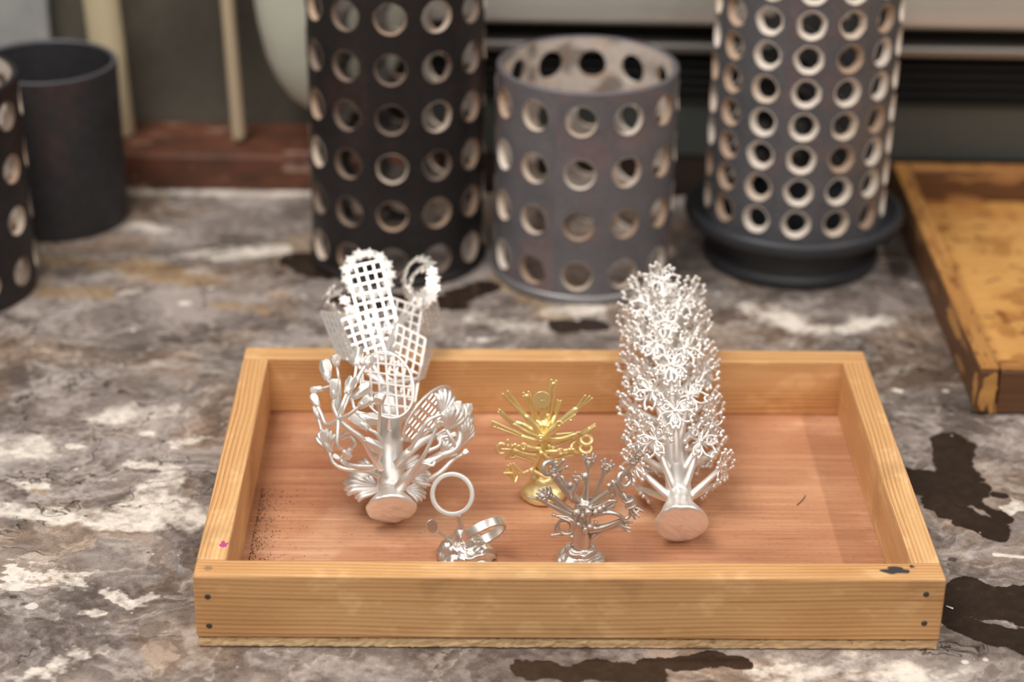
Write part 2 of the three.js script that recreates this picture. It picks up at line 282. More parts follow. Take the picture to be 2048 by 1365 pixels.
  return clamp8(255 * lerp(0.6 + (mid - 0.5) * 0.3, 0.14, wt));
}
function benchMaterial(w, h, x0, z0, sx, sz) {
  const rough = new Uint8Array(w * h * 4);
  const map = tex(w, h, (i, j, c) => { const q = 4 * (j * w + i), v = benchColour(x0 + (i + 0.5) / w * sx, z0 + (j + 0.5) / h * sz, c); rough[q] = rough[q + 1] = rough[q + 2] = v; rough[q + 3] = 255; });
  const rt = new THREE.DataTexture(rough, w, h); rt.wrapS = rt.wrapT = THREE.MirroredRepeatWrapping; rt.magFilter = THREE.LinearFilter; rt.needsUpdate = true;
  return std({ map, roughnessMap: rt, roughness: 1, bumpMap: map, bumpScale: 0.0005 });
}
const FX0 = -0.27, FSX = 0.52, FZ0 = -0.21, FSZ = 0.27;      // the near stretch, in sharp focus, has a finer texture
const benchMat = [benchMaterial(1536, 1536, TX0, TZ0, TS, TS), benchMaterial(2048, 1064, FX0, FZ0, FSX, FSZ)];
const benchWood = std({ color: 0x5a4433, roughness: 0.7 });
{
  const b = thing('workbench', 'stained grey brown workbench top with plaster smears and wet spots', 'workbench', V(0, Y0, -0.15));
  const uvs = (g, x0, z0, sx, sz) => { const p = g.attributes.position, uv = g.attributes.uv; for (let i = 0; i < p.count; i++) uv.setXY(i, (p.getX(i) - x0) / sx, (p.getZ(i) - z0) / sz); return g.toNonIndexed(); };
  const fx1 = FX0 + FSX, fz1 = FZ0 + FSZ, rest = mergeGeometries([boxAt(-1.1, 1.1, -0.04, 0, -0.532, FZ0), boxAt(-1.1, FX0, -0.04, 0, FZ0, 0.3), boxAt(fx1, 1.1, -0.04, 0, FZ0, 0.3), boxAt(FX0, fx1, -0.04, 0, fz1, 0.3)].map((q) => uvs(q, TX0, TZ0, TS, TS)));
  const g = mergeGeometries([rest, uvs(boxAt(FX0, fx1, -0.04, 0, FZ0, fz1), FX0, FZ0, FSX, FSZ)], true);
  part('bench_top', g, benchMat, b);
  for (const [x, z] of [[-1.0, -0.45], [1.0, -0.45], [-1.0, 0.22], [1.0, 0.22]]) part('leg', boxAt(x - 0.035, x + 0.035, Y0, -0.04, z - 0.035, z + 0.035), benchWood, b);
}
// back rail: painted brown board along the rear edge
const railTex = tex(512, 128, (i, j, c) => { const k = fbm(i / 40, j / 14, 4), w = sst(0.66, 0.76, fbm(i / 44 + 40, j / 10, 4)) * 0.6; c[0] = lerp(lerp(70, 128, k), 205, w); c[1] = lerp(lerp(44, 76, k), 180, w); c[2] = lerp(lerp(32, 52, k), 165, w); });
{
  const m = structure('trim_1', new RoundedBoxGeometry(1.02, 0.065, 0.066, 2, 0.003), std({ map: railTex, roughness: 0.6 }), V(-0.59, -0.0085, -0.566), 'reddish brown wooden rail along the back edge of the bench', 'trim');
  const p = m.geometry.attributes.position, uv = m.geometry.attributes.uv; for (let i = 0; i < p.count; i++) uv.setXY(i, p.getX(i) / 0.25, (p.getY(i) + p.getZ(i)) / 0.09);
}

// ------------------------------------------------------------------ things behind the flasks
const creamMat = std({ color: 0xd2c3a2, roughness: 0.6 }), stickMat = std({ color: 0xbda98d, roughness: 0.7 });
{
  const a = onZ(205, 20, -0.572), b = V(a.x + 0.004, 0.025, -0.572);
  const t = thing('standing_pipe', 'thick cream pipe standing behind the solid black cylinder', 'pipe', b);
  const d = a.clone().sub(b).normalize();
  part('pipe_body', wire([b, b.clone().addScaledVector(d, 0.24)], 0.0118, 0.0118, { radial: 24, cap: false }), creamMat, t);
  part('pipe_collar', torusAt(b.clone().addScaledVector(d, 0.22), d, 0.0122, 0.002), creamMat, t);
}
{
  const b = onZ(479, 284, -0.558); b.y = 0.0245; const a = onZ(455, 0, -0.575);
  const t = thing('wooden_stick', 'thin pale stick leaning against the wall above the brown rail', 'stick', b);
  const d = a.clone().sub(b).normalize();
  part('shaft', wire([b.clone().addScaledVector(d, 0.004), b.clone().addScaledVector(d, 0.2)], 0.0048, 0.0044, { radial: 14 }), stickMat, t);
}
{
  const p = onZ(50, 40, -0.592);
  const t = thing('grey_board', 'pale blue grey board against the wall behind the solid black cylinder', 'board', V(p.x - 0.108, 0.0245, -0.592));
  partLocal('panel', new RoundedBoxGeometry(0.25, 0.26, 0.008, 2, 0.002).translate(0, 0.13, 0), std({ map: steelTex([148, 152, 152], [172, 174, 172], 33), roughness: 0.7 }), t);
}
{
  // white bowl hung on the wall, half hidden by the tall flask
  const cl = onZ(668, 226, -0.535), ty = onZ(668, -120, -0.535).y;
  const t = thing('plastic_bowl', 'white plastic bowl hanging on the wall behind the tallest black flask', 'bowl', V(cl.x, cl.y, -0.545));
  const H = ty - cl.y, prof = [[0.001, 0], [0.018, 0.001], [0.030, 0.010], [0.038, 0.022], [0.0445, 0.038], [0.049, 0.06], [0.052, 0.085], [0.0535, H - 0.002], [0.056, H], [0.0535, H + 0.002], [0.0505, H - 0.004], [0.049, 0.085], [0.045, 0.06], [0.035, 0.027], [0.02, 0.008], [0.001, 0.005]];
  const s = lathe(prof, 56).scale(1, 1, 0.85); partLocal('shell', s, std({ color: 0xd9dacb, roughness: 0.4 }), t);
  partLocal('hanging_loop', torusAt(V(0, H + 0.008, -0.046), V(0, 0, 1), 0.008, 0.0018), std({ color: 0xd9dacb, roughness: 0.4 }), t);
}
{
  // steel cabinet with louvres behind the bench
  const zf = -0.538, x0 = onZ(850, 200, zf).x, x1 = 0.75, Yp = (y) => onZ(1500, y, zf).y;
  const t = thing('louvred_cabinet', 'dark metal cabinet with black horizontal louvres behind the flasks', 'cabinet', V((x0 + x1) / 2, Y0, zf - 0.01));
  const dk = std({ color: 0x232322, roughness: 0.6, metalness: 0.2 }), greenGrey = std({ color: 0x4a4d49, roughness: 0.6 }), bk = std({ color: 0x161615, roughness: 0.5 });
  const lightBar = std({ map: steelTex([166, 160, 152], [190, 184, 174], 50), roughness: 0.6 }), rail = std({ map: steelTex([120, 116, 112], [170, 166, 160], 61), metalness: 0.6, roughness: 0.4 });
  part('back_plate', boxAt(x0, x1, Y0, Yp(-60), zf - 0.022, zf - 0.012), dk, t);
  part('lower_panel', boxAt(x0, x1, Yp(312), Yp(202), zf - 0.012, zf), greenGrey, t);
  part('skirting', boxAt(x0, x1, Y0, Yp(312) - 0.0006, zf - 0.012, zf - 0.001), std({ color: 0x3a2a22, roughness: 0.7 }), t, t, 'dark brown lower strip');
  part('top_bar', new RoundedBoxGeometry(x1 - x0, Yp(-50) - Yp(45), 0.03, 2, 0.004).translate((x0 + x1) / 2, (Yp(-50) + Yp(45)) / 2, zf - 0.003), lightBar, t, t, 'pale grey bar');
  part('rail', new RoundedBoxGeometry(x1 - x0, 0.008, 0.02, 2, 0.003).translate((x0 + x1) / 2, Yp(95), zf - 0.004), rail, t, t, 'scuffed bare metal rail');
  for (let k = 0; k < 5; k++) { const y = Yp(120 + k * 18); part('slat', new THREE.BoxGeometry(x1 - x0, 0.0015, 0.016).rotateX(0.5).translate((x0 + x1) / 2, y, zf - 0.005), bk, t); }
}

// ------------------------------------------------------------------ steel flasks
function bend(u, v, rho, R, th) { const a = th + u / R; return [Math.sin(a) * rho, v, Math.cos(a) * rho]; }
function flask(o) {
  const { R, t, cols, rows, y0, dy, h, ro, phase, baseY = 0 } = o;
  const g = thing('casting_flask', o.label, 'flask', V(o.x, baseY, o.z), 'perforated steel flasks behind the tray');
  const half = Math.PI / cols, A = R * half, B = dy / 2, S = 8;
  const per = [];
  for (let s = 0; s < S; s++) per.push([A, -B + 2 * B * s / S]);
  for (let s = 0; s < S; s++) per.push([A - 2 * A * s / S, B]);
  for (let s = 0; s < S; s++) per.push([-A, B - 2 * B * s / S]);
  for (let s = 0; s < S; s++) per.push([-A + 2 * A * s / S, -B]);
  const surface = (rho, r, flip) => {
    const pos = [], idx = [], uv = [], push = (u, v, th, yc) => { const q = bend(u, v + yc, rho, R, th); pos.push(...q); uv.push((th * R + u) / 0.12, (v + yc) / 0.12); };
    const quad = (a, b, c, d) => flip ? idx.push(a, c, b, b, c, d) : idx.push(a, b, c, b, d, c);
    for (let i = 0; i < cols; i++) {
      const th = phase + i * 2 * half;
      for (let j = 0; j < rows; j++) {
        const yc = y0 + j * dy, s0 = pos.length / 3, K = 3;
        for (let k = 0; k <= K; k++) for (let q = 0; q <= per.length; q++) {
          const [pu, pv] = per[q % per.length], a = Math.atan2(pv, pu), cu = Math.cos(a) * r, cv = Math.sin(a) * r, f = k / K;
          push(lerp(cu, pu, f), lerp(cv, pv, f), th, yc);
        }
        const w = per.length + 1;
        for (let k = 0; k < K; k++) for (let q = 0; q < per.length; q++) { const a = s0 + k * w + q; quad(a, a + w, a + 1, a + w + 1); }
      }
      for (const [ya, yb] of [[0, y0 - B], [y0 + (rows - 0.5) * dy, h]]) {
        if (yb - ya < 1e-4) continue;
        const s0 = pos.length / 3; for (let k = 0; k < 2; k++) for (let s = 0; s <= S; s++) push(-A + 2 * A * s / S, k ? yb : ya, th, 0);
        for (let s = 0; s < S; s++) quad(s0 + s, s0 + s + 1, s0 + S + 1 + s, s0 + S + 2 + s);
      }
    }
    const m = meshFrom(pos, idx, uv), n = m.attributes.normal, p = m.attributes.position, sg = flip ? -1 : 1;
    for (let i = 0; i < n.count; i++) { const l = Math.hypot(p.getX(i), p.getZ(i)); n.setXYZ(i, sg * p.getX(i) / l, 0, sg * p.getZ(i) / l); }
    return m;
  };
  const ri = o.ri ?? ro;
  const e = 0.0008;
  partLocal('steel_wall', merge([surface(R, ro, false), lathe([[R, h], [R - e, h + e], [R - t + e, h + e], [R - t, h]], 96), lathe([[R - t, 0], [R, 0]], 96)]), o.mat, g);
  partLocal('inner_face', surface(R - t, ri, true), o.inner, g, o.innerLabel);
  if (o.foot) partLocal('bottom_rim', lathe([[R - 0.001, 0.0055], [R + 0.0012, 0.005], [R + 0.002, 0.0025], [R + 0.0012, 0.0002], [R - 0.002, 0.0002]], 96), o.footMat ?? o.mat, g, 'worn bare metal bottom rim');
  const variants = [0, 1, 2, 3].map((vv) => {
    const N = 28, prof = [[R + 0.0002, ro + o.lip], [R + 0.0005, ro + o.lip * 0.3], [R - t * 0.35, lerp(ro, ri, 0.45)], [R - t - 0.0002, ri]], pos = [], idx = [], uv = [];
    prof.forEach(([rho, r], k) => { for (let q = 0; q <= N; q++) { const a = q / N * Math.PI * 2, wob = 1 + (noise(Math.cos(a) * 3 + vv * 9 + 20, Math.sin(a) * 3 + 40) - 0.5) * o.wobble * (k === 1 || k === 2 ? 0.6 : 1); pos.push(...bend(Math.cos(a) * r * wob, Math.sin(a) * r * wob, rho, R, 0)); uv.push(q / N * 2, k / 3 * 0.3); } });
    for (let k = 0; k < prof.length - 1; k++) for (let q = 0; q < N; q++) { const a = k * (N + 1) + q, w = N + 1; idx.push(a, a + 1, a + w, a + 1, a + w + 1, a + w); }
    return meshFrom(pos, idx, uv);
  });
  for (let i = 0; i < cols; i++) for (let j = 0; j < rows; j++) {
    const m = partLocal('hole_rim', variants[(i * 5 + j * 3) % 4], o.rims[(i * 7 + j * 5 + (i * j) % 3) % o.rims.length], g);
    m.position.y = y0 + j * dy; m.rotation.y = phase + i * 2 * half;
  }
  return g;
}
const D2R = Math.PI / 180;
flask({ label: 'short grey steel flask with large round holes and chalky white inside', x: 0.0155, z: -0.4139, R: 0.0544, t: 0.0035, h: 0.1325, cols: 12, rows: 4, y0: 0.0182, dy: 0.0326, ro: 0.0092, lip: 0.0003, wobble: 0.03, phase: -5 * D2R, mat: steelGrey, inner: plaster, innerLabel: 'chalky white plaster residue', rims: [rimA, rimB, rimC, rimA], foot: true, footMat: std({ color: 0x8b8a8c, metalness: 0.5, roughness: 0.45 }) });
flask({ label: 'tall black steel flask with large round holes behind the lattice panel tree', x: -0.1, z: -0.4317, R: 0.0535, t: 0.0035, h: 0.2145, cols: 12, rows: 7, y0: 0.0166, dy: 0.0306, ro: 0.0092, lip: 0.0004, wobble: 0.06, phase: 0, mat: steelDark, inner: soot, innerLabel: 'dark mottled inner face', rims: [rimD, rimB, rimA, rimD], foot: true });
flask({ label: 'black perforated steel flask in front of the solid black cylinder', x: -0.371, z: -0.372, R: 0.0544, t: 0.0035, h: 0.133, cols: 12, rows: 4, y0: 0.0182, dy: 0.0326, ro: 0.0085, lip: 0.0003, wobble: 0.05, phase: 12 * D2R, mat: steelDark, inner: plaster, innerLabel: 'chalky plaster residue', rims: [rimA, rimB, rimD] });
flask({ label: 'steel flask with many small white rimmed holes standing in a black rubber base', x: 0.148, z: -0.437, baseY: 0.0308, R: 0.0555, t: 0.0035, h: 0.172, cols: 14, rows: 8, y0: 0.0444 - 0.0308, dy: 0.0207, ro: 0.0082, ri: 0.0064, lip: 0.0006, wobble: 0.09, phase: -6 * D2R, mat: steelBlue, inner: darkInner, innerLabel: 'dark mottled inner face', rims: [rimC, rimC, rimA, rimC, rimB] });
{
  const t = thing('rubber_base', 'black rubber dish with a wide flange under the white rimmed flask', 'base', V(0.148, 0, -0.437));
  partLocal('dish', lathe([[0.001, 0.0002], [0.050, 0.0002], [0.0545, 0.0012], [0.0555, 0.004], [0.0545, 0.0075], [0.0515, 0.009], [0.051, 0.0205], [0.056, 0.0235], [0.0635, 0.0255], [0.067, 0.0278], [0.0685, 0.0315], [0.0675, 0.035], [0.0650, 0.0365], [0.0630, 0.0352], [0.0612, 0.0322], [0.0590, 0.0304], [0.001, 0.0304]], 80), rubber, t);
}
{
  const t = thing('solid_cylinder', 'plain solid walled black steel cylinder without holes', 'flask', V(-0.3245, 0, -0.4825)), R = 0.0445, h = 0.106, w = 0.0032;
  partLocal('wall', lathe([[R - 0.001, 0], [R, 0.001], [R, h - 0.001], [R - 0.0007, h]], 96), steelBlack, t);
  partLocal('rim', lathe([[R - 0.0007, h], [R - 0.0012, h + 0.0004], [R - w + 0.0006, h + 0.0004], [R - w, h - 0.0006]], 96), std({ color: 0x5b5b60, roughness: 0.5, metalness: 0.3 }), t);
  partLocal('inner_wall', lathe([[R - w, h - 0.0006], [R - w, 0.001], [R - 0.001, 0]], 96), steelBlack, t);
}

// ------------------------------------------------------------------ the wooden trays
const YAW = 0.0185, TW = 0.33, TD = 0.2236, THt = 0.0378, TB = 0.0134, FLOOR = 0.0055;
{
  const c = V(0, 0, -TD / 2).applyAxisAngle(V(0, 1, 0), YAW);
  const t = thing('wooden_tray', 'shallow pine tray with pink brown floor holding five metal casting trees', 'tray', c); t.rotation.y = YAW;
  const board = (name, w, d, x, z, ax, off, label) => { const g = new RoundedBoxGeometry(w, THt - FLOOR + 0.0002, d, 3, 0.0013); g.translate(x, (THt + FLOOR) / 2, z); grainUV(g, ax, off); return partLocal(name, g, pine, t, label); };
  const front = board('front_board', TW, TB, 0, TD / 2 - TB / 2, true, 0.13);
  board('back_board', TW, TB, 0, -TD / 2 + TB / 2, true, 0.57);
  board('side_board', TB, TD - 2 * TB - 0.0003, -TW / 2 + TB / 2, 0, false, 0.31); board('side_board', TB, TD - 2 * TB - 0.0003, TW / 2 - TB / 2, 0, false, 0.77);
  const pg = new RoundedBoxGeometry(TW - 0.002, FLOOR, TD - 0.002, 2, 0.001).translate(0, FLOOR / 2, 0), p = pg.attributes.position, uv = pg.attributes.uv;
  for (let i = 0; i < p.count; i++) uv.setXY(i, p.getX(i) / 0.34 + 0.5, (p.getZ(i) + p.getY(i)) / 0.34 + 0.5);
  partLocal('bottom_panel', pg, ply, t, 'pink brown plywood floor');
  partLocal('plywood_edge', crumple(new THREE.BoxGeometry(TW - 0.0016, FLOOR - 0.0012, 0.0012, 260, 6, 1).translate(0, FLOOR / 2 + 0.0002, TD / 2 - 0.0012), 0.0008, 700), plyEdge, t, 'rough pale plywood edge');
  for (const [px, py] of [[417, 1187], [420, 1245], [1855, 1197], [1851, 1255]]) {
    const w = onZ(px, py, 0).sub(c).applyAxisAngle(V(0, 1, 0), -YAW);
    partLocal('nail', lathe([[0.0001, 0.0007], [0.0011, 0.0006], [0.0015, 0.0002], [0.0015, -0.003]], 16).rotateX(Math.PI / 2).translate(w.x, w.y, TD / 2 - 0.0003), nailMat, front, 'dark nail head');
  }
  // scorch and a dot of pink paint on the top edges: thin irregular films
  const film = (px, py, rx, rz, mat, name, sd) => {
    const w = onY(px, py, THt).sub(c).applyAxisAngle(V(0, 1, 0), -YAW), N = 40, s = new THREE.Shape();
    for (let i = 0; i < N; i++) { const a = i / N * Math.PI * 2, k = 0.6 + 0.8 * noise(Math.cos(a) * 2.2 + sd, Math.sin(a) * 2.2 + sd); s[i ? 'lineTo' : 'moveTo'](Math.cos(a) * rx * k, Math.sin(a) * rz * k); }
    partLocal(name, new THREE.ExtrudeGeometry(s, { depth: 0.00008, bevelEnabled: false }).rotateX(-Math.PI / 2).translate(w.x, THt + 0.00012, w.z), mat, t);
  };
  film(1793, 1142, 0.0056, 0.0030, inkDark, 'scorch_mark', 5); film(1823, 1134, 0.0012, 0.0010, inkDark, 'scorch_mark', 15); film(447, 1091, 0.0018, 0.0026, inkPink, 'paint_dot', 25);
  film(417, 1138, 0.0022, 0.0016, std({ color: 0x9a7c5c, roughness: 0.8 }), 'scorch_mark', 35);
}
{
  // grit along the left inner edge of the tray
  const list = [];
  for (let i = 0; i < 900; i++) {
    const k = Math.pow(rnd(), 2.0) * rnd(), z = -0.018 - rnd() * 0.11, x = -0.1505 + 0.0012 + k * 0.03 + (z * -YAW) * -1;
    const s = rr(0.00009, 0.0003);
    list.push(new THREE.IcosahedronGeometry(s, 0).translate(V(x, 0, z).x + 0.0008, FLOOR + s * 0.7, z));
  }
  const m = shade(new THREE.Mesh(merge(list), std({ color: 0x57453a, roughness: 0.6 }))); m.name = 'grit'; m.userData = { kind: 'stuff', label: 'dark grit scattered on the tray floor along its side', category: 'grit' }; scene.add(m);
}
{
  const a = onY(1594, 1011, FLOOR + 0.0004), b = onY(1611, 992, FLOOR + 0.0004), t = thing('wire_offcut', 'thin dark wire offcut lying on the tray floor', 'wire', V(a.x, FLOOR, a.z));
  part('shaft', wire([a, a.clone().lerp(b, 0.5).add(V(0.0004, 0, 0)), b], 0.00022), std({ color: 0x4b4340, metalness: 0.6, roughness: 0.5 }), t);
  const c = onY(1893, 1213, 0.0007), d = onY(1905, 1218, 0.0007), u = thing('plaster_sliver', 'white sliver lying in the wet spot beside the pine tray', 'sliver', V(c.x, 0, c.z));
  part('body', wire([c, c.clone().lerp(d, 0.6), d], 0.0003, 0.00055, { radial: 6 }), std({ color: 0xe8e4dc, roughness: 0.8 }), u);
}
const oldTex = tex(1024, 1024, (i, j, c) => {
  const u = i / 1024, v = j / 1024, k = fbm(u * 9, v * 7, 5), f = fbm(u * 20, v * 160, 3) - 0.5, st = sst(0.58, 0.72, fbm(u * 14 + 60, v * 14, 5)), dk = sst(0.63, 0.7, fbm(u * 40 + 20, v * 40, 3));
  c[0] = clamp8(lerp(226, 190, k) + f * 40 - st * 34 - dk * 50); c[1] = clamp8(lerp(174, 134, k) + f * 36 - st * 34 - dk * 46); c[2] = clamp8(lerp(104, 70, k) + f * 24 - st * 24 - dk * 28);
});
const oldDark = tex(512, 512, (i, j, c) => {
  const u = i / 512, v = j / 512, k = fbm(u * 6, v * 40, 4), w = sst(0.55, 0.68, fbm(u * 12 + 9, v * 12, 5));
  c[0] = lerp(lerp(84, 122, k), 196, w * 0.7); c[1] = lerp(lerp(56, 82, k), 148, w * 0.7); c[2] = lerp(lerp(34, 50, k), 92, w * 0.7);
});
{
  const x0 = 0.2245, x1 = 0.56, z0 = -0.5275, z1 = -0.2267, h = 0.0285, b = 0.011, fl = 0.006;
  const t = thing('worn_tray', 'old dark edged wooden tray with worn ochre floor, empty', 'tray', V((x0 + x1) / 2, 0, (z0 + z1) / 2));
  const fm = std({ map: oldTex, roughness: 0.5 }), dm = std({ map: oldDark, roughness: 0.55 }), topm = std({ map: oldTex, roughness: 0.7, color: 0xd8d0c8 });
  const boardP = (name, a0, a1, c0, c1, ax) => {
    const g = crumple(new RoundedBoxGeometry(a1 - a0, h - 0.002, c1 - c0, 6, 0.002).translate((a0 + a1) / 2, h / 2 - 0.0005, (c0 + c1) / 2), 0.0002, 120), bd = part(name, grainUV(g, ax), dm, t);
    const cap = new RoundedBoxGeometry(a1 - a0 - 0.0006, 0.0024, c1 - c0 - 0.0006, 3, 0.001).translate((a0 + a1) / 2, h - 0.0008, (c0 + c1) / 2); part('worn_edge', grainUV(cap, ax, 0.4), topm, t, bd, 'pale worn top edge');
  };
  boardP('side_board', x0, x0 + b, z0, z1, false); boardP('front_board', x0 + b + 0.0002, x1, z1 - b, z1, true); boardP('back_board', x0 + b + 0.0002, x1, z0, z0 + b, true); boardP('side_board', x1 - b, x1, z0 + b, z1 - b, false);
  const g = boxAt(x0 + 0.001, x1 - 0.001, 0.0008, fl, z0 + 0.001, z1 - 0.001), p = g.attributes.position, uv = g.attributes.uv; for (let i = 0; i < p.count; i++) uv.setXY(i, p.getX(i) / 0.3, p.getZ(i) / 0.3);
  part('bottom_panel', g, fm, t, t, 'ochre stained floor');
const wear = (w, hh, sd) => { const q = new THREE.Shape(), N = 36; for (let i = 0; i < N; i++) { const a = i / N * Math.PI * 2, k = 0.55 + 0.9 * noise(Math.cos(a) * 2.5 + sd, Math.sin(a) * 2.5 + sd); q[i ? 'lineTo' : 'moveTo'](Math.cos(a) * w * k, Math.sin(a) * hh * k); } return new THREE.ExtrudeGeometry(q, { depth: 0.0002, bevelEnabled: false }); };
  const wm = std({ map: oldTex, roughness: 0.7 });
  part('bare_patch', wear(0.0048, 0.011, 3).translate(x0 + 0.0062, 0.0135, z1 + 0.00005), wm, t, t, 'bare worn wood'); part('bare_patch', wear(0.0045, 0.009, 13).rotateY(-Math.PI / 2).translate(x0 - 0.00005, 0.014, z1 - 0.006), wm, t, t, 'bare worn wood');
  part('bare_patch', wear(0.02, 0.0035, 23).rotateY(-Math.PI / 2).translate(x0 - 0.00005, 0.02, z1 - 0.07), wm, t, t, 'bare worn wood');
}

// ------------------------------------------------------------------ casting tree with filigree blossoms (lies in the tray, top on the back board)
const groundAt = (z) => z < -0.198 ? THt + 0.0025 : FLOOR + 0.0006;
function button(B, dir, R, neck, len, sd) {       // pouring button: a cone with a slightly domed, rough face at B
  const g = fineLathe([[0.0002, -0.0006], [R * 0.5, -0.0005], [R * 0.85, -0.0002], [R * 0.97, 0.0004], [R, 0.0014], [R * 0.95, 0.0026], [R * 0.72, len * 0.42], [R * 0.52, len * 0.7], [neck, len], [neck * 0.9, len + 0.003]]);
  return crumple(g, 0.0006, 240, sd).applyMatrix4(along(B, dir));
}
const blossomGeo = (() => {
  const list = [], n = 6;
  for (let k = 0; k < n; k++) {
    const a = k / n * Math.PI * 2 + (k % 2) * 0.12, L = k % 2 ? 0.0078 : 0.0086, W = k % 2 ? 0.0021 : 0.0026, c = Math.cos(a), s = Math.sin(a);
    const P = (u, v, w) => V(c * u - s * v, w, s * u + c * v);
    const lift = (u) => 16 * u * u;
    list.push(wire([P(0.0002, 0, 0), P(L * 0.35, W * 0.75, lift(L * 0.35)), P(L * 0.68, W, lift(L * 0.68)), P(L * 0.92, W * 0.55, lift(L * 0.92)), P(L * 0.84, 0, lift(L * 0.84) + 0.0002), P(L * 0.92, -W * 0.55, lift(L * 0.92)), P(L * 0.68, -W, lift(L * 0.68)), P(L * 0.35, -W * 0.75, lift(L * 0.35)), P(0.0002, 0, 0)], 0.00056, 0.00056, { radial: 6, per: 4 }));
    for (const q of [-1, 1]) list.push(ball(P(L * 0.97, q * W * 0.58, lift(L)), 0.00105, 8, 6));
    if (k % 2) list.push(new THREE.TorusGeometry(0.0011, 0.00045, 6, 12).rotateX(Math.PI / 2).translate(P(L * 0.55, 0, 0).x, lift(L * 0.55), P(L * 0.55, 0, 0).z));
    else list.push(wire([P(0.0004, 0, 0.0001), P(L * 0.5, 0, lift(L * 0.5) + 0.0002)], 0.0004, 0.00028, { radial: 5 }));
  }
  list.push(ball(V(0, 0, 0), 0.0011)); list.push(ball(V(0, 0.0012, 0), 0.0009, 8, 6));
  return merge(list);
})();
{
  const B = V(0.0544, 0.0190, -0.0767), T = V(0.0520, 0.0662, -0.2275), axis = T.clone().sub(B).normalize(), L = T.distanceTo(B);
  const t = thing('blossom_casting_tree', 'silver casting tree covered with rings of filigree blossoms, lying on its side', 'casting tree', V(B.x, FLOOR, B.z));
  const e1 = V(1, 0, 0).addScaledVector(axis, -axis.x).normalize(), e2 = axis.clone().cross(e1).negate();   // e2 points up
  if (e2.y < 0) e2.negate();
  part('pouring_button', button(B, axis, 0.0128, 0.0062, 0.019, 4), silver, t, t, 'cone with a rough flat face');
  const tr = []; for (let i = 0; i <= 8; i++) tr.push(B.clone().addScaledVector(axis, 0.018 + (L - 0.024) * i / 8).add(V(rr(-1, 1) * 0.0004, rr(-1, 1) * 0.0004, 0)));
  part('trunk', crumple(wire(tr, 0.0064, 0.0046, { radial: 16, per: 6 }), 0.0004, 220), silver, t);
  const rings = 8;
  for (let k = 0; k < rings; k++) {
    const a = 0.036 + k * (L - 0.040) / (rings - 0.9), n = 7, rho0 = lerp(0.0220, 0.0183, k / (rings - 1));
    for (let i = 0; i < n; i++) {
      const an = (i + (k % 2) * 0.5) / n * Math.PI * 2 + rr(-0.09, 0.09) + 0.25, rad = e1.clone().multiplyScalar(Math.cos(an)).addScaledVector(e2, Math.sin(an));
      let rho = rho0 + rr(-0.001, 0.001); const ax = a + rr(-0.0025, 0.0025);
      let P; for (let q = 0; q < 14; q++) { P = B.clone().addScaledVector(axis, ax).addScaledVector(rad, rho); if (P.y - 0.0062 > groundAt(P.z - 0.004) || rad.y > -0.1) break; rho -= 0.0009; }
      const S = B.clone().addScaledVector(axis, ax - 0.017).addScaledVector(rad, 0.0052), M = S.clone().lerp(P, 0.55).addScaledVector(rad, 0.0004);
      const n0 = rad.clone().multiplyScalar(0.8).addScaledVector(axis, -0.52 + rr(-0.12, 0.12)).normalize();
      const br = part('branch', wire([S, M, P], 0.0021, 0.0011, { radial: 8, per: 4 }), silver, t);
      const b = partLocal('blossom', blossomGeo, silverLace, br);
      b.applyMatrix4(along(P.clone().sub(t.position), n0, rr(0, 6.28))); const sc = rr(1.0, 1.12); b.scale.setScalar(sc);
    }
  }
  const P = T.clone().addScaledVector(axis, 0.004).addScaledVector(e2, 0.001), br = part('branch', wire([T.clone().addScaledVector(axis, -0.008), P], 0.0028, 0.0012), silver, t);
  const b = partLocal('blossom', blossomGeo, silverLace, br); b.applyMatrix4(along(P.clone().sub(t.position), e2.clone().multiplyScalar(0.75).addScaledVector(axis, -0.65), 0.4));
}

// ------------------------------------------------------------------ casting tree with lattice panels, star wreaths and sprays
const budGeo = (() => {
  const l = [new THREE.SphereGeometry(0.55, 10, 8).scale(1, 0.62, 1).translate(0, 0.34, 0)];
  for (let i = 0; i < 4; i++) {
    const g = new THREE.SphereGeometry(1, 12, 10), p = g.attributes.position;
    for (let k = 0; k < p.count; k++) { const x = p.getX(k), y = p.getY(k), z = p.getZ(k), w = (0.55 + 0.35 * y) * (1 - 0.1 * Math.cos(x * 9)); p.setXYZ(k, x * w * 0.85, y * 0.5, z * 0.2 - (1 - x * x) * 0.12 + y * y * 0.1); }
    g.rotateX(0.16).translate(0, 0.5, 0.42).rotateY(i / 4 * Math.PI * 2 + 0.3); g.computeVertexNormals(); l.push(g);
  }
  return merge(l);
})();
const starGeo = (() => { const s = new THREE.Shape(); for (let i = 0; i < 12; i++) { const a = i / 12 * Math.PI * 2, r = i % 2 ? 0.0022 : 0.0037; s[i ? 'lineTo' : 'moveTo'](Math.cos(a) * r, Math.sin(a) * r); } return new THREE.ExtrudeGeometry(s, { depth: 0.0007, bevelEnabled: true, bevelSize: 0.00025, bevelThickness: 0.0002, bevelSegments: 1 }); })();
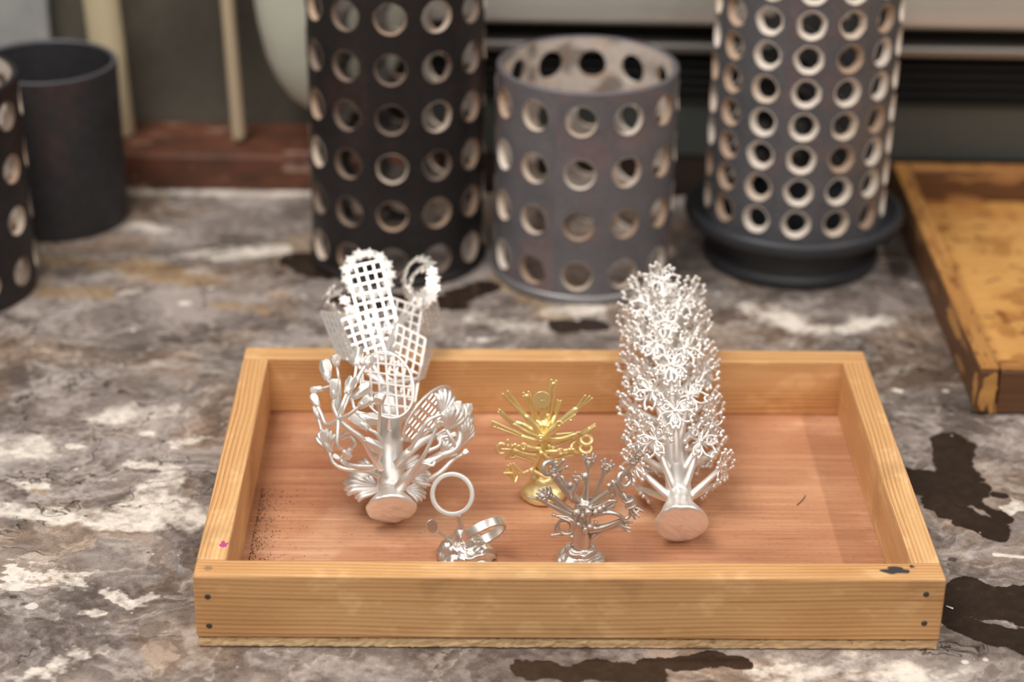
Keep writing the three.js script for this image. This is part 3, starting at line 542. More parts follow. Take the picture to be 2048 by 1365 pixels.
const fanGeo = (() => {        // fan shaped leaf of ridged fingers
  const l = []; for (let i = 0; i < 6; i++) { const a = (i - 2.5) * 0.26, L = 0.0115 - Math.abs(i - 2.5) * 0.0009, P = (u, w) => V(Math.sin(a) * u, Math.cos(a) * u, w); l.push(wire([P(0, 0), P(L * 0.4, 0.0006), P(L * 0.75, 0.0014), P(L, 0.0008)], (t) => 0.0005 + 0.0008 * Math.sin(Math.min(1, t * 1.05) * 2.4), 0, { radial: 6, per: 3 })); l.push(ball(P(L * 1.02, 0.0006), 0.0008, 8, 6)); if (i < 5) { const a2 = a + 0.13; l.push(wire([V(Math.sin(a2) * 0.003, Math.cos(a2) * 0.003, 0.0002), V(Math.sin(a2) * 0.008, Math.cos(a2) * 0.008, 0.0009)], 0.0007, 0.0004, { radial: 5 })); } }
  return merge(l);
})();
{
  const A1 = (x, y, d) => at(600 + x / 4.266, 480 + y / 4.266, d), A2 = (x, y, d) => at(600 + x / 4.266, 760 + y / 4.266, d);
  const B = V(-0.0837, 0.0190, -0.0857), T = at(772, 792, 1.030), axis = at(776, 830, 1.018).sub(B).normalize();
  const t = thing('lattice_casting_tree', 'silver casting tree with lattice panels, star wreaths and leafy sprays, lying on its side', 'casting tree', V(B.x, FLOOR, B.z));
  part('pouring_button', button(B, axis, 0.0122, 0.0066, 0.014, 9), silver, t, t, 'cone with a flat face');
  part('trunk', crumple(wire([B.clone().addScaledVector(axis, 0.012), A2(770, 700, 0.999), A2(765, 500, 1.012), A2(765, 330, 1.024), T], 0.0068, 0.0058, { radial: 18, per: 8 }), 0.0004, 200), silver, t);
  // lattice panels: three corners each
  const lattice = (TL, TR, BL, nc, nr, w, stemTo, th = 0.0009) => {
    const u = TR.clone().sub(TL), v = BL.clone().sub(TL), n = u.clone().cross(v).normalize(), l = [];
    for (let i = 0; i <= nc; i++) l.push(bar(TL.clone().addScaledVector(u, i / nc), TL.clone().addScaledVector(u, i / nc).add(v), i % nc ? w : w * 1.3, th, n));
    for (let j = 0; j <= nr; j++) l.push(bar(TL.clone().addScaledVector(v, j / nr), TL.clone().addScaledVector(v, j / nr).add(u), j % nr ? w : w * 1.3, th * 0.92, n));
    const g = merge(l), e = TL.clone().addScaledVector(u, 0.5).add(v);
    const m = part('lattice_panel', g, silverWhite, t);
    part('sprue', wire([stemTo, stemTo.clone().lerp(e, 0.6), e], 0.0019, 0.0010), silver, t, m);
  };
  const hub = at(768, 770, 1.032), hub2 = at(764, 720, 1.040);
  lattice(A1(400, 242, 1.082), A1(692, 178, 1.082), A1(560, 885, 1.060), 4, 8, 0.0010, hub2);
  lattice(A1(348, 692, 1.052), A1(620, 600, 1.054), A1(455, 1060, 1.040), 4, 5, 0.0010, hub);
  lattice(A1(765, 490, 1.074), A1(1038, 585, 1.074), A1(690, 930, 1.056), 4, 6, 0.0010, hub2);
  lattice(A1(832, 722, 1.058), A1(1068, 848, 1.060), A1(735, 1255, 1.036), 4, 7, 0.0010, hub);
  lattice(A1(1140, 412, 1.090), A1(1190, 640, 1.100), A1(1030, 592, 1.072), 5, 4, 0.0011, hub2);
  lattice(A1(180, 610, 1.062), A1(320, 640, 1.052), A1(330, 1000, 1.044), 4, 6, 0.0010, hub);
  lattice(A1(250, 850, 1.060), A1(330, 780, 1.070), A1(400, 1010, 1.046), 3, 5, 0.0011, hub);
  lattice(A1(1080, 960, 1.062), A1(1125, 945, 1.072), A1(1010, 1190, 1.040), 2, 6, 0.0011, hub);
  // round lattices
  const roundLattice = (C, U, W, n, stem) => {
    const nrm = U.clone().cross(W).normalize(), l = [], ring = [];
    for (let i = -n; i <= n; i++) { const k = i / (n + 0.25); if (Math.abs(k) >= 0.97) continue; const s = Math.sqrt(1 - k * k); l.push(bar(C.clone().addScaledVector(U, k).addScaledVector(W, -s), C.clone().addScaledVector(U, k).addScaledVector(W, s), 0.0011, 0.0009, nrm), bar(C.clone().addScaledVector(W, k).addScaledVector(U, -s), C.clone().addScaledVector(W, k).addScaledVector(U, s), 0.0011, 0.00082, nrm)); }
    for (let i = 0; i <= 28; i++) { const a = i / 28 * Math.PI * 2; ring.push(C.clone().addScaledVector(U, Math.cos(a)).addScaledVector(W, Math.sin(a))); }
    l.push(wire(ring, 0.0008, 0.0008, { per: 2, radial: 6, cap: false }));
    const m = part('round_lattice', merge(l), silverWhite, t), e = C.clone().addScaledVector(W, -0.97);
    part('sprue', wire([stem, stem.clone().lerp(e, 0.5), e], 0.0022, 0.0013), silver, t, m);
  };
  { const C = A1(745, 1235, 1.006); roundLattice(C, A1(972, 1262, 1.006).sub(C), A1(728, 956, 1.020).sub(C), 3, A2(755, 440, 1.012)); }
  { const C = A2(1090, 290, 1.016); roundLattice(C, A2(1175, 360, 1.030).sub(C), A2(1270, 70, 1.024).sub(C), 3, A2(820, 520, 1.012)); }
  { const C = A2(890, 255, 1.040); roundLattice(C, A2(985, 170, 1.052).sub(C), A2(840, 170, 1.034).sub(C), 4, A2(790, 360, 1.026)); }
  // star wreaths
  const wreath = (C, U, W, n, flat, sz = 1) => {
    const nrm = U.clone().cross(W).normalize(), ring = []; for (let i = 0; i <= n; i++) { const a = i / n * Math.PI * 2; ring.push(C.clone().addScaledVector(U, Math.cos(a)).addScaledVector(W, Math.sin(a))); }
    const m = part('star_wreath', wire(ring, 0.0006, 0.0006, { per: 3, radial: 5, cap: false }), silverWhite, t);
    for (let i = 0; i < n; i++) {
      const p = ring[i], rad = p.clone().sub(C).normalize(), z = nrm.clone().multiplyScalar(flat).addScaledVector(rad, 1 - flat).normalize(), x = perp(z).applyAxisAngle(z, rr(0, 1)), s = partLocal('star', starGeo, silver, m);
      s.applyMatrix4(frame(x, z.clone().cross(x), z, p.clone().sub(t.position))); s.scale.setScalar(sz * rr(0.92, 1.05));
    }
    part('sprue', wire([hub2, hub2.clone().lerp(C, 0.5), C.clone().addScaledVector(W, -1)], 0.0018, 0.001), silver, t, m);
  };
  { const C = A1(580, 300, 1.092); wreath(C, A1(765, 300, 1.094).sub(C), A1(570, 120, 1.098).sub(C), 13, 1, 0.98); }
  { const C = A1(1010, 330, 1.094); wreath(C, A1(1125, 350, 1.086).sub(C), A1(1040, 165, 1.100).sub(C), 14, 0.62, 0.95); wreath(A1(1050, 400, 1.090), A1(1160, 420, 1.082).sub(A1(1050, 400, 1.090)), A1(1075, 250, 1.096).sub(A1(1050, 400, 1.090)), 12, 0.7, 0.9); }
  { const C = A1(335, 560, 1.082); wreath(C, A1(430, 600, 1.076).sub(C), A1(290, 440, 1.088).sub(C), 10, 0.6, 1.0); }
  // sprays: wires that end in ridged buds; [points..., bud length, bud radius]
  const spray = (wires, r0) => {
    const br = part('spray', merge(wires.map((w) => wire(w.p, (w.r ?? r0) * 1.15, (w.r ?? r0) * 0.85, { radial: 7, per: 5 }))), silver, t);
    for (const w of wires) if (w.b) {
      const e = w.p[w.p.length - 1], d = w.d ? w.d.clone().sub(e) : e.clone().sub(w.p[w.p.length - 2]); d.normalize();
      const m = partLocal('bud', budGeo, silver, br); m.applyMatrix4(along(e.clone().sub(t.position), d, rr(0, 6))); m.scale.set(w.b[1] * 1.3, w.b[0] * 1.22, w.b[1] * 1.3);
    }
  };
  const N1 = A2(330, 335, 0.972), d0 = 0.972;
  spray([
    { p: [A2(690, 760, 0.984), A2(600, 620, 0.978), A2(540, 510, 0.974), A2(430, 425, 0.972), N1], r: 0.00155 },
    { p: [N1, A2(285, 230, d0), A2(290, 170, d0)], b: [0.0082, 0.0032] },
    { p: [N1, A2(360, 220, 0.97), A2(395, 130, 0.972)], b: [0.0078, 0.0030] },
    { p: [N1, A2(400, 310, 0.966), A2(500, 235, 0.964)], b: [0.0066, 0.0030] },
    { p: [N1, A2(230, 385, 0.976), A2(185, 300, 0.98), A2(155, 235, 0.982)], b: [0.006, 0.0026] },
    { p: [N1, A2(320, 470, 0.97), A2(320, 560, 0.97), A2(360, 600, 0.972)], b: [0.0052, 0.0020] },
    { p: [N1, A2(300, 130, 0.985), A2(260, 60, 0.992), A2(190, 75, 0.994)], b: [0.005, 0.0026], r: 0.0009 },
    { p: [N1, A2(420, 130, 0.98), A2(470, -40, 0.988), A2(480, -110, 0.99)], b: [0.0088, 0.0028], r: 0.0009 },
    { p: [N1, A2(310, 80, 0.988), A2(235, 10, 0.996)], b: [0.0088, 0.0034], d: A2(220, -90, 0.998), r: 0.0009 },
    { p: [N1, A2(340, 90, 0.99), A2(325, -60, 1.0), A2(315, -110, 1.0)], b: [0.005, 0.0028], r: 0.0009 },
    { p: [A2(430, 425, 0.972), A2(330, 500, 0.978), A2(400, 490, 0.976)], r: 0.0009 },
  ], 0.0010);
  spray([
    { p: [A2(668, 690, 0.980), A2(690, 520, 0.974), A2(640, 450, 0.972), A2(590, 425, 0.972)], b: [0.0095, 0.0032], d: A2(470, 330, 0.972) },
    { p: [A2(665, 480, 0.976), A2(680, 330, 0.968), A2(680, 210, 0.964)], b: [0.0042, 0.0034], r: 0.0009 },
    { p: [A2(690, 640, 0.980), A2(600, 530, 0.968), A2(560, 500, 0.966)], b: [0.0078, 0.003], d: A2(660, 580, 0.968) },
    { p: [A2(560, 300, 0.975), A2(480, 270, 0.976), A2(440, 160, 0.978)], b: [0.009, 0.0030], d: A2(580, 60, 0.98) },
    { p: [A2(600, 420, 0.974), A2(520, 360, 0.972), A2(500, 310, 0.974)], b: [0.0085, 0.0032], d: A2(600, 330, 0.976) },
    { p: [A2(480, 20, 0.985), A2(520, -60, 0.987), A2(555, -110, 0.989)], b: [0.0052, 0.0038] },
  ], 0.0010);
  spray([
    { p: [A2(650, 740, 0.986), A2(500, 738, 0.988), A2(400, 718, 0.99), A2(355, 690, 0.99)], r: 0.0013, b: [0.004, 0.0018] },
    { p: [A2(640, 750, 0.988), A2(400, 765, 0.99), A2(290, 715, 0.99), A2(252, 625, 0.99)], r: 0.0012, b: [0.0095, 0.0036], d: A2(215, 430, 0.99) },
    { p: [A2(430, 490, 0.985), A2(470, 540, 0.984), A2(440, 580, 0.985)], b: [0.006, 0.0022] },
    { p: [A2(252, 640, 0.99), A2(180, 420, 0.996), A2(160, 340, 0.997)], b: [0.006, 0.0024], r: 0.0009 },
    { p: [A2(690, 830, 0.992), A2(560, 780, 0.996), A2(500, 770, 0.996)], r: 0.0012 },
  ], 0.0011);
  spray([
    { p: [A2(830, 720, 0.992), A2(905, 640, 0.988), A2(1040, 530, 0.990), A2(1150, 480, 0.992)], r: 0.0022 },
    { p: [A2(920, 620, 0.988), A2(1010, 480, 0.980), A2(1100, 345, 0.978), A2(1215, 295, 0.98)], r: 0.0010, b: [0.006, 0.0026] },
    { p: [A2(850, 925, 0.986), A2(930, 820, 0.982), A2(1060, 730, 0.982), A2(1200, 650, 0.984)], r: 0.0026 },
    { p: [A2(940, 810, 0.980), A2(1060, 640, 0.974), A2(1165, 410, 0.972)], r: 0.0010, b: [0.0032, 0.0024] },
    { p: [A2(960, 800, 0.982), A2(1060, 715, 0.976), A2(1130, 735, 0.976), A2(1150, 700, 0.977)], r: 0.0010 },
    { p: [A2(1190, 650, 0.984), A2(1330, 590, 0.984), A2(1370, 450, 0.985), A2(1360, 330, 0.985)], r: 0.0018, b: [0.007, 0.0028] },
    { p: [A2(1180, 670, 0.984), A2(1350, 570, 0.987), A2(1430, 440, 0.988), A2(1435, 330, 0.988)], r: 0.0010, b: [0.006, 0.0022] },
    { p: [A2(1090, 610, 0.98), A2(1190, 560, 0.98), A2(1200, 500, 0.981), A2(1270, 480, 0.982)], r: 0.0009, b: [0.003, 0.0018] },
    { p: [A2(1000, 470, 0.984), A2(1090, 425, 0.986), A2(1150, 440, 0.988)], r: 0.0009 },
    { p: [A2(1100, 850, 0.985), A2(1200, 790, 0.985), A2(1310, 680, 0.986), A2(1380, 640, 0.986)], r: 0.0013, b: [0.003, 0.002] },
    { p: [A2(950, 850, 0.990), A2(1040, 890, 0.992), A2(1110, 900, 0.992)], r: 0.0010 },
    { p: [A2(1000, 770, 0.990), A2(1080, 785, 0.992), A2(1120, 830, 0.992)], r: 0.0010, b: [0.004, 0.002] },
    { p: [A2(1330, 590, 0.984), A2(1290, 500, 0.982), A2(1250, 430, 0.982)], r: 0.0012 },
  ], 0.0010);
  const fan = (p, tip, nrm, s) => { const y = tip.clone().sub(p).normalize(), z = nrm.clone().addScaledVector(y, -nrm.dot(y)).normalize(), x = y.clone().cross(z), m = partLocal('fan_leaf', fanGeo, silver, t); m.applyMatrix4(frame(x, y, z, p.clone().sub(t.position))); m.scale.setScalar(s); };
  const toCam = fwd.clone().negate();
  fan(A2(1250, 430, 0.982), A2(1320, 260, 0.980), toCam.clone().add(V(0.6, 0, 0)), 1.05);
  fan(A2(1370, 460, 0.985), A2(1375, 100, 0.990), toCam.clone().add(V(1.3, 0, 0)), 1.25);
  fan(A2(1215, 300, 0.985), A2(1255, 60, 0.99), toCam.clone().add(V(0.9, 0.2, 0)), 1.1);
  fan(A2(1150, 480, 0.992), A2(1290, 500, 0.992), toCam, 0.85);
  fan(A2(1380, 560, 0.988), A2(1430, 340, 0.99), toCam.clone().add(V(2, 0, 0)), 1.15);
  fan(A2(1200, 650, 0.984), A2(1300, 560, 0.984), toCam.clone().add(V(0.4, 0, 0)), 0.8);
  fan(A2(250, 610, 0.99), A2(215, 420, 0.99), toCam.clone().add(V(-0.6, 0, 0)), 0.95);
  fan(A2(660, 920, 0.998), A2(370, 860, 1.006), V(0, 1, 0.3), 1.5);
  fan(A2(680, 950, 0.996), A2(470, 960, 1.002), V(0, 1, 0.3), 1.15);
  fan(A2(640, 800, 1.002), A2(430, 780, 1.01), V(0, 1, 0.6), 1.2);
  fan(A2(890, 930, 0.996), A2(1020, 980, 0.998), V(0, 1, 0.3), 0.95);
  fan(A2(900, 850, 1.000), A2(1100, 850, 1.006), V(0, 1, 0.3), 1.1);
  fan(A2(860, 760, 1.01), A2(1000, 690, 1.016), V(0, 1, 0.6), 1.1);
  part('sprue', merge([wire([A2(740, 900, 0.992), A2(660, 925, 0.998), A2(600, 905, 1.0)], 0.0020, 0.0012), wire([A2(840, 880, 0.992), A2(900, 930, 0.997), A2(940, 950, 0.998)], 0.002, 0.0012), wire([A2(800, 820, 0.996), A2(880, 850, 1.0), A2(920, 850, 1.001)], 0.002, 0.0012), wire([A2(740, 800, 0.995), A2(650, 805, 1.002)], 0.002, 0.0012), wire([A2(800, 760, 1.0), A2(860, 760, 1.01)], 0.002, 0.0012)]), silver, t);
}

// ------------------------------------------------------------------ brass coloured tree of clasps, standing
{
  const zc = -0.124, Q = (x, y, w = 0) => onZ(960 + x / 3.412, 740 + y / 3.412, zc + w / 1000);
  const foot = onY(1087, 996, FLOOR); foot.z = zc;
  const t = thing('brass_casting_tree', 'small yellow brass casting tree bristling with rods, clasps and a disc', 'casting tree', V(foot.x, FLOOR, zc));
  const base = crumple(fineLathe([[0.0002, 0.0001], [0.0100, 0.0001], [0.0111, 0.0008], [0.0114, 0.0022], [0.0104, 0.0042], [0.0082, 0.0066], [0.0066, 0.0088], [0.0062, 0.0105], [0.0054, 0.0118], [0.0040, 0.0126], [0.0034, 0.016]]), 0.0005, 260, 3);
  base.applyMatrix4(new THREE.Matrix4().makeRotationZ(0.05)).translate(0, 0.0004, 0); partLocal('pouring_button', base, gold, t);
  part('trunk', crumple(wire([V(foot.x, FLOOR + 0.012, zc), Q(430, 640), Q(432, 520), Q(440, 365)], 0.0034, 0.0033, { radial: 16, per: 6 }), 0.0004, 300), gold, t);
  part('trunk_top', crumple(new THREE.IcosahedronGeometry(0.0036, 3).scale(1.1, 0.6, 1).translate(...Q(442, 365).toArray()), 0.0006, 400), gold, t);
  const R = (list) => list;
  // each arm: tube points, tube radius (mm), tines [from, to], thin radius
  const arm = (tube, r, tines, tr = 0.5, extra = []) => {
    const g = []; if (tube.length) g.push(wire(tube, r / 1000, r / 1000 * 0.92, { radial: 10, per: 4 }));
    const b = part('arm', g.length ? merge(g) : wire(tines[0], tr / 1000), gold, t);
    for (const q of (g.length ? tines : tines.slice(1))) part('rod', wire(q, tr / 1000 * 1.25, tr / 1000 * 1.15, { radial: 7 }), gold, t, b);
    for (const e of extra) part(e[0], e[1], gold, t, b);
    return b;
  };
  arm([Q(415, 440, 4), Q(365, 375, 4), Q(315, 318, 4)], 1.7, [[Q(322, 322, 4), Q(165, 178, 4)], [Q(318, 310, 3), Q(190, 146, 3)], [Q(308, 328, 5), Q(158, 165, 6)]], 0.55, [['bead', ball(Q(245, 265, 5), 0.0009)]]);
  arm([Q(425, 380, 1), Q(390, 350, 0)], 1.3, [[Q(385, 355), Q(298, 158)], [Q(398, 350), Q(332, 150)], [Q(298, 180), Q(335, 175)]], 0.6, [['bead', ball(Q(318, 178), 0.0012)]]);
  arm([Q(455, 370, -1), Q(462, 310, -2)], 1.6, [[Q(455, 330, -2), Q(488, 70, -3)], [Q(475, 330, -2), Q(520, 76, -3)], [Q(486, 105, -3), Q(517, 110, -3)], [Q(440, 320, -2), Q(475, 200, -3)]], 0.62, [['bead', ball(Q(500, 95, -3), 0.0011)]]);
  arm([Q(490, 370, 0), Q(510, 320, -2)], 1.4, [[Q(505, 330, -2), Q(530, 208, -3)], [Q(515, 330, -2), Q(552, 212, -3)], [Q(520, 280, -3), Q(545, 215, -3)]], 0.5);
  arm([Q(440, 455, 4), Q(540, 370, 5), Q(655, 270, 5)], 1.9, [[Q(650, 275, 5), Q(718, 176, 5)], [Q(655, 272, 5), Q(748, 182, 5)], [Q(660, 272, 5), Q(766, 195, 5)], [Q(560, 370, 7), Q(650, 310, 7)]], 0.5, [['bead', ball(Q(620, 345, 7), 0.001)], ['tube_end', torusAt(Q(540, 368, 6.6), V(0.1, 0.1, 1), 0.0012, 0.0005)]]);
  arm([Q(460, 470, 3), Q(560, 470, 4), Q(650, 440, 4)], 1.4, [[Q(520, 440, 2), Q(690, 428, 2)], [Q(690, 428, 2), Q(785, 372, 2)], [Q(700, 440, 3), Q(785, 388, 3)], [Q(520, 520, 3), Q(640, 470, 3)], [Q(740, 395, 2), Q(750, 408, 3)]], 0.55);
  arm([Q(400, 490, 3), Q(340, 470, 3), Q(290, 455, 3)], 1.7, [[Q(300, 450, 3), Q(88, 352, 3)], [Q(295, 462, 3), Q(86, 384, 3)], [Q(88, 352, 3), Q(86, 384, 3)], [Q(115, 362, 3), Q(112, 394, 3)]], 0.6);
  arm([Q(400, 460, -2), Q(310, 420, -3), Q(230, 370, -3)], 1.2, [[Q(240, 372, -3), Q(132, 272, -3)], [Q(230, 382, -3), Q(126, 288, -3)]], 0.6);
  arm([Q(400, 420, -5), Q(340, 400, -7), Q(300, 375, -8)], 1.6, [[Q(300, 375, -8), Q(250, 360, -9)]], 1.2);
  arm([Q(415, 540, 4), Q(360, 535, 5), Q(300, 522, 6)], 1.4, [[Q(300, 522, 6), Q(190, 515, 6)], [Q(215, 545, 6), Q(150, 540, 6)], [Q(190, 480, 6), Q(230, 560, 7)]], 0.6, [['tube_end', torusAt(Q(298, 524, 7.3), V(-0.2, 0.1, 1), 0.0015, 0.0005)], ['hook', wire(Array.from({ length: 9 }, (_, i) => { const a = 0.9 + i / 8 * 4.4; return Q(148 + 32 * Math.cos(a), 538 - 34 * Math.sin(a), 6); }), 0.0009, 0.0008)], ['bead', ball(Q(240, 512, 7), 0.001)]]);
  arm([Q(400, 585, 3), Q(320, 575, 4), Q(235, 548, 4)], 1.5, [[Q(235, 548, 4), Q(170, 540, 4)], [Q(365, 632, 3), Q(235, 585, 3)], [Q(240, 600, 3), Q(190, 600, 3)], [Q(180, 605, 3), Q(235, 555, 4)]], 0.7);
  arm([Q(420, 570, 5), Q(352, 685, 6)], 0.75, [[Q(352, 685, 6), Q(275, 712, 6)], [Q(350, 680, 6), Q(450, 738, 7)], [Q(425, 572, 6), Q(520, 640, 6)]], 0.7, [['knot', ball(Q(418, 568, 6), 0.0014)], ['knot', ball(Q(350, 685, 7), 0.0014)],
    ['cage', merge([[165, 700, 210, 645], [210, 645, 250, 715], [165, 705, 290, 708], [232, 640, 290, 708], [165, 705, 240, 768], [240, 768, 262, 712], [215, 645, 235, 745], [190, 655, 215, 740]].map(([a, b, c, d], i) => wire([Q(a, b, 6 + i % 3), Q(c, d, 7 - i % 3)], 0.00065)))]]);
  arm([Q(450, 560, 4), Q(500, 560, 5), Q(548, 558, 6)], 1.5, [[Q(548, 552, 6), Q(640, 545, 6)], [Q(510, 612, 4), Q(690, 570, 4)], [Q(560, 570, 6), Q(620, 560, 6)]], 0.7, [['tube_end', torusAt(Q(548, 558, 7), V(0.3, 0.1, 1), 0.0014, 0.0005)],
    ['ring', torusAt(Q(725, 480, 3), V(0.1, 1, 0.5), 0.0026, 0.0011)], ['ring', torusAt(Q(655, 530, 3), V(0.5, 0.6, 0.8), 0.0026, 0.0010)], ['ring', torusAt(Q(720, 538, 4), V(0.1, 1, 0.55), 0.0026, 0.0011)], ['bead', ball(Q(612, 545, 7), 0.0011)]]);
  // disc on a flat stem, pierced
  { const s = new THREE.Shape(); s.absarc(0, 0, 0.0042, 0, Math.PI * 2); const c1 = Q(422, 202, 1);
    for (const [x, y, a, L] of [[-0.0003, 0.0004, 0.3, 0.0014], [0.0011, 0.0001, -0.3, 0.0012]]) { const h = new THREE.Path(), cx = Math.cos(a + 1.57), sy = Math.sin(a + 1.57), w = 0.00022; h.moveTo(x - cx * L / 2 - sy * w, y - sy * L / 2 + cx * w); h.lineTo(x + cx * L / 2 - sy * w, y + sy * L / 2 + cx * w); h.lineTo(x + cx * L / 2 + sy * w, y + sy * L / 2 - cx * w); h.lineTo(x - cx * L / 2 + sy * w, y - sy * L / 2 - cx * w); s.holes.push(h); }
    const b = part('disc_stem', bar(Q(424, 345, 1), Q(424, 240, 1), 0.0022, 0.0009, V(0, 0.4, 1)), gold, t);
    const g = new THREE.ExtrudeGeometry(s, { depth: 0.0008, bevelEnabled: true, bevelSize: 0.0001, bevelThickness: 0.0001, bevelSegments: 1, curveSegments: 28 }).rotateX(-0.15).translate(c1.x, c1.y, c1.z); part('disc', g, gold, t, b); }
  part('tube_end', merge([torusAt(Q(415, 468, 7), V(0, 0.2, 1), 0.0014, 0.0006), wire([Q(415, 468, 0), Q(415, 468, 7)], 0.0013)]), gold, t);
  part('knot', merge([ball(Q(470, 520, 3), 0.0016), ball(Q(390, 560, 3), 0.0014), ball(Q(500, 530, 3), 0.0013), ball(Q(450, 600, 3), 0.0014)]), gold, t);
}

// ------------------------------------------------------------------ grey silver tree of stone settings, standing behind the front board
{
  const zc = -0.064, Q = (x, y, w = 0) => onZ(1040 + x / 5.25, 880 + y / 5.25, zc + w / 1000);
  const fx = onZ(1161, 1110, zc).x;
  const t = thing('setting_casting_tree', 'dull grey silver casting tree with pronged stone settings and wire rings', 'casting tree', V(fx, FLOOR, zc));
  partLocal('pouring_button', crumple(fineLathe([[0.0002, 0], [0.0100, 0], [0.0118, 0.0008], [0.0116, 0.0022], [0.0100, 0.0040], [0.0082, 0.0052], [0.0070, 0.0058], [0.0074, 0.0068], [0.0068, 0.0080], [0.0054, 0.0084], [0.0046, 0.0094]]), 0.0009, 360, 6), silverGrey, t);
  part('trunk', crumple(wire([V(fx, FLOOR + 0.008, zc), Q(645, 1000), Q(650, 800), Q(670, 660)], 0.0046, 0.0042, { radial: 18, per: 6 }), 0.00045, 260), silverGrey, t);
  part('trunk_top', crumple(new THREE.IcosahedronGeometry(0.0044, 3).scale(1.2, 0.55, 1).translate(...Q(680, 655).toArray()), 0.0008, 380), silverGrey, t);
  const crown = (p, dir, s, prongs = 5) => {      // stone setting: ring with flaring prongs
    const m = along(p, dir, 0.4), l = [new THREE.TorusGeometry(0.0010 * s, 0.00042 * s, 6, 16).rotateX(Math.PI / 2).translate(0, 0.0004 * s, 0), new THREE.TorusGeometry(0.0017 * s, 0.0004 * s, 6, 18).rotateX(Math.PI / 2).translate(0, 0.0021 * s, 0)];
    for (let i = 0; i < prongs; i++) { const a = i / prongs * Math.PI * 2, c = Math.cos(a), q = Math.sin(a); l.push(wire([V(c * 0.0008 * s, 0, q * 0.0008 * s), V(c * 0.0016 * s, 0.0018 * s, q * 0.0016 * s), V(c * 0.0022 * s, 0.0038 * s, q * 0.0022 * s)], 0.00050 * s, 0.00046 * s, { radial: 6, per: 3 })); }
    l.push(ball(V(0, 0.0004 * s, 0), 0.0010 * s)); const g = merge(l); g.applyMatrix4(m); return g;
  };
  const arm = (pts, r0, r1, heads = []) => { const b = part('arm', wire(pts, r0 / 1000, r1 / 1000, { radial: 10, per: 5 }), silverGrey, t); for (const [n, g] of heads) part(n, g, silverGrey, t, b); return b; };
  const dirOf = (a, b) => b.clone().sub(a);
  arm([Q(570, 640, 2), Q(480, 540, 3), Q(370, 400, 4)], 1.6, 1.4, [['setting', crown(Q(360, 390, 4), dirOf(Q(370, 400, 4), Q(400, 250, 6)), 1.25)], ['ring', torusAt(Q(300, 295, 3), V(0.5, 0.2, 0.8), 0.0030, 0.0012)], ['bead', ball(Q(455, 215, 6), 0.0011)], ['bead', ball(Q(378, 240, 6), 0.0010)], ['bead', ball(Q(490, 285, 6), 0.0010)], ['prong', wire([Q(370, 340, 5), Q(455, 215, 6)], 0.0006)], ['prong', wire([Q(370, 340, 5), Q(490, 285, 6)], 0.0006)]]);
  arm([Q(590, 610, 0), Q(500, 500, -1), Q(440, 390, -2)], 1.3, 1.1, [['bead', ball(Q(530, 475, 0), 0.0016)]]);
  arm([Q(620, 640, 4), Q(560, 570, 6), Q(600, 470, 6), Q(598, 440, 6)], 1.2, 1.0, [['setting', crown(Q(598, 445, 6), V(0.05, 1, 0.1), 1.05, 4)]]);
  arm([Q(690, 620, 1), Q(695, 480, 1), Q(705, 340, 0), Q(722, 255, 0)], 1.7, 0.9, [['setting', crown(Q(720, 275, 0), V(0.05, 1, -0.1), 1.35, 6)], ['bead', ball(Q(680, 380, 1), 0.0018)]]);
  arm([Q(785, 615, 1), Q(835, 470, 1), Q(885, 330, 1)], 0.85, 1.1, [['setting', crown(Q(890, 335, 1), V(0.25, 1, 0.1), 1.35, 6)]]);
  arm([Q(560, 780, 3), Q(440, 690, 5), Q(330, 595, 6)], 1.9, 1.6, [['setting', crown(Q(320, 600, 6), V(-0.9, 0.7, 0.2), 1.3)], ['setting', crown(Q(250, 600, 7), V(-0.5, 1, 0.3), 1.0)]]);
  arm([Q(540, 800, 5), Q(420, 740, 7), Q(240, 645, 8)], 1.3, 1.0, [['rod', wire([Q(250, 655, 8), Q(80, 595, 8)], 0.0005, 0.0004)], ['setting', crown(Q(265, 640, 8), V(-0.5, 1, 0.2), 1.2, 6)], ['rod', wire([Q(345, 590, 8), Q(315, 490, 8)], 0.0004)]]);
  arm([Q(590, 900, 4), Q(520, 830, 7), Q(400, 800, 8)], 1.1, 0.9, [['ring', torusAt(Q(492, 912, 8), V(-0.15, 0.1, 1), 0.0040, 0.00075, 36)], ['ring', torusAt(Q(448, 928, 6), V(0.2, 0.1, 1), 0.0036, 0.0006, 36)], ['bead', ball(Q(355, 790, 8), 0.0010)], ['bead', ball(Q(340, 1005, 8), 0.0010)], ['bead', ball(Q(545, 1020, 9), 0.0011)], ['rod', wire([Q(355, 790, 8), Q(520, 860, 9)], 0.0006)], ['rod', wire([Q(340, 1005, 8), Q(440, 985, 8)], 0.0006)]]);
  arm([Q(720, 700, 3), Q(830, 620, 4), Q(950, 530, 5)], 1.6, 1.4, [['bead', ball(Q(935, 480, 6), 0.0013)], ['rod', wire([Q(940, 480, 6), Q(1000, 590, 6)], 0.0007)]]);
  arm([Q(940, 540, 5), Q(1010, 480, 6), Q(1080, 370, 6), Q(1180, 260, 6), Q(1240, 170, 6)], 1.4, 0.9, [['setting', crown(Q(1230, 180, 6), V(0.4, 1, 0.2), 1.3)], ['ring', torusAt(Q(1095, 415, 6), V(0.5, 0.3, 0.8), 0.0034, 0.0011)], ['setting', crown(Q(1180, 270, 6), V(0.2, 1, 0.1), 1.2)]]);
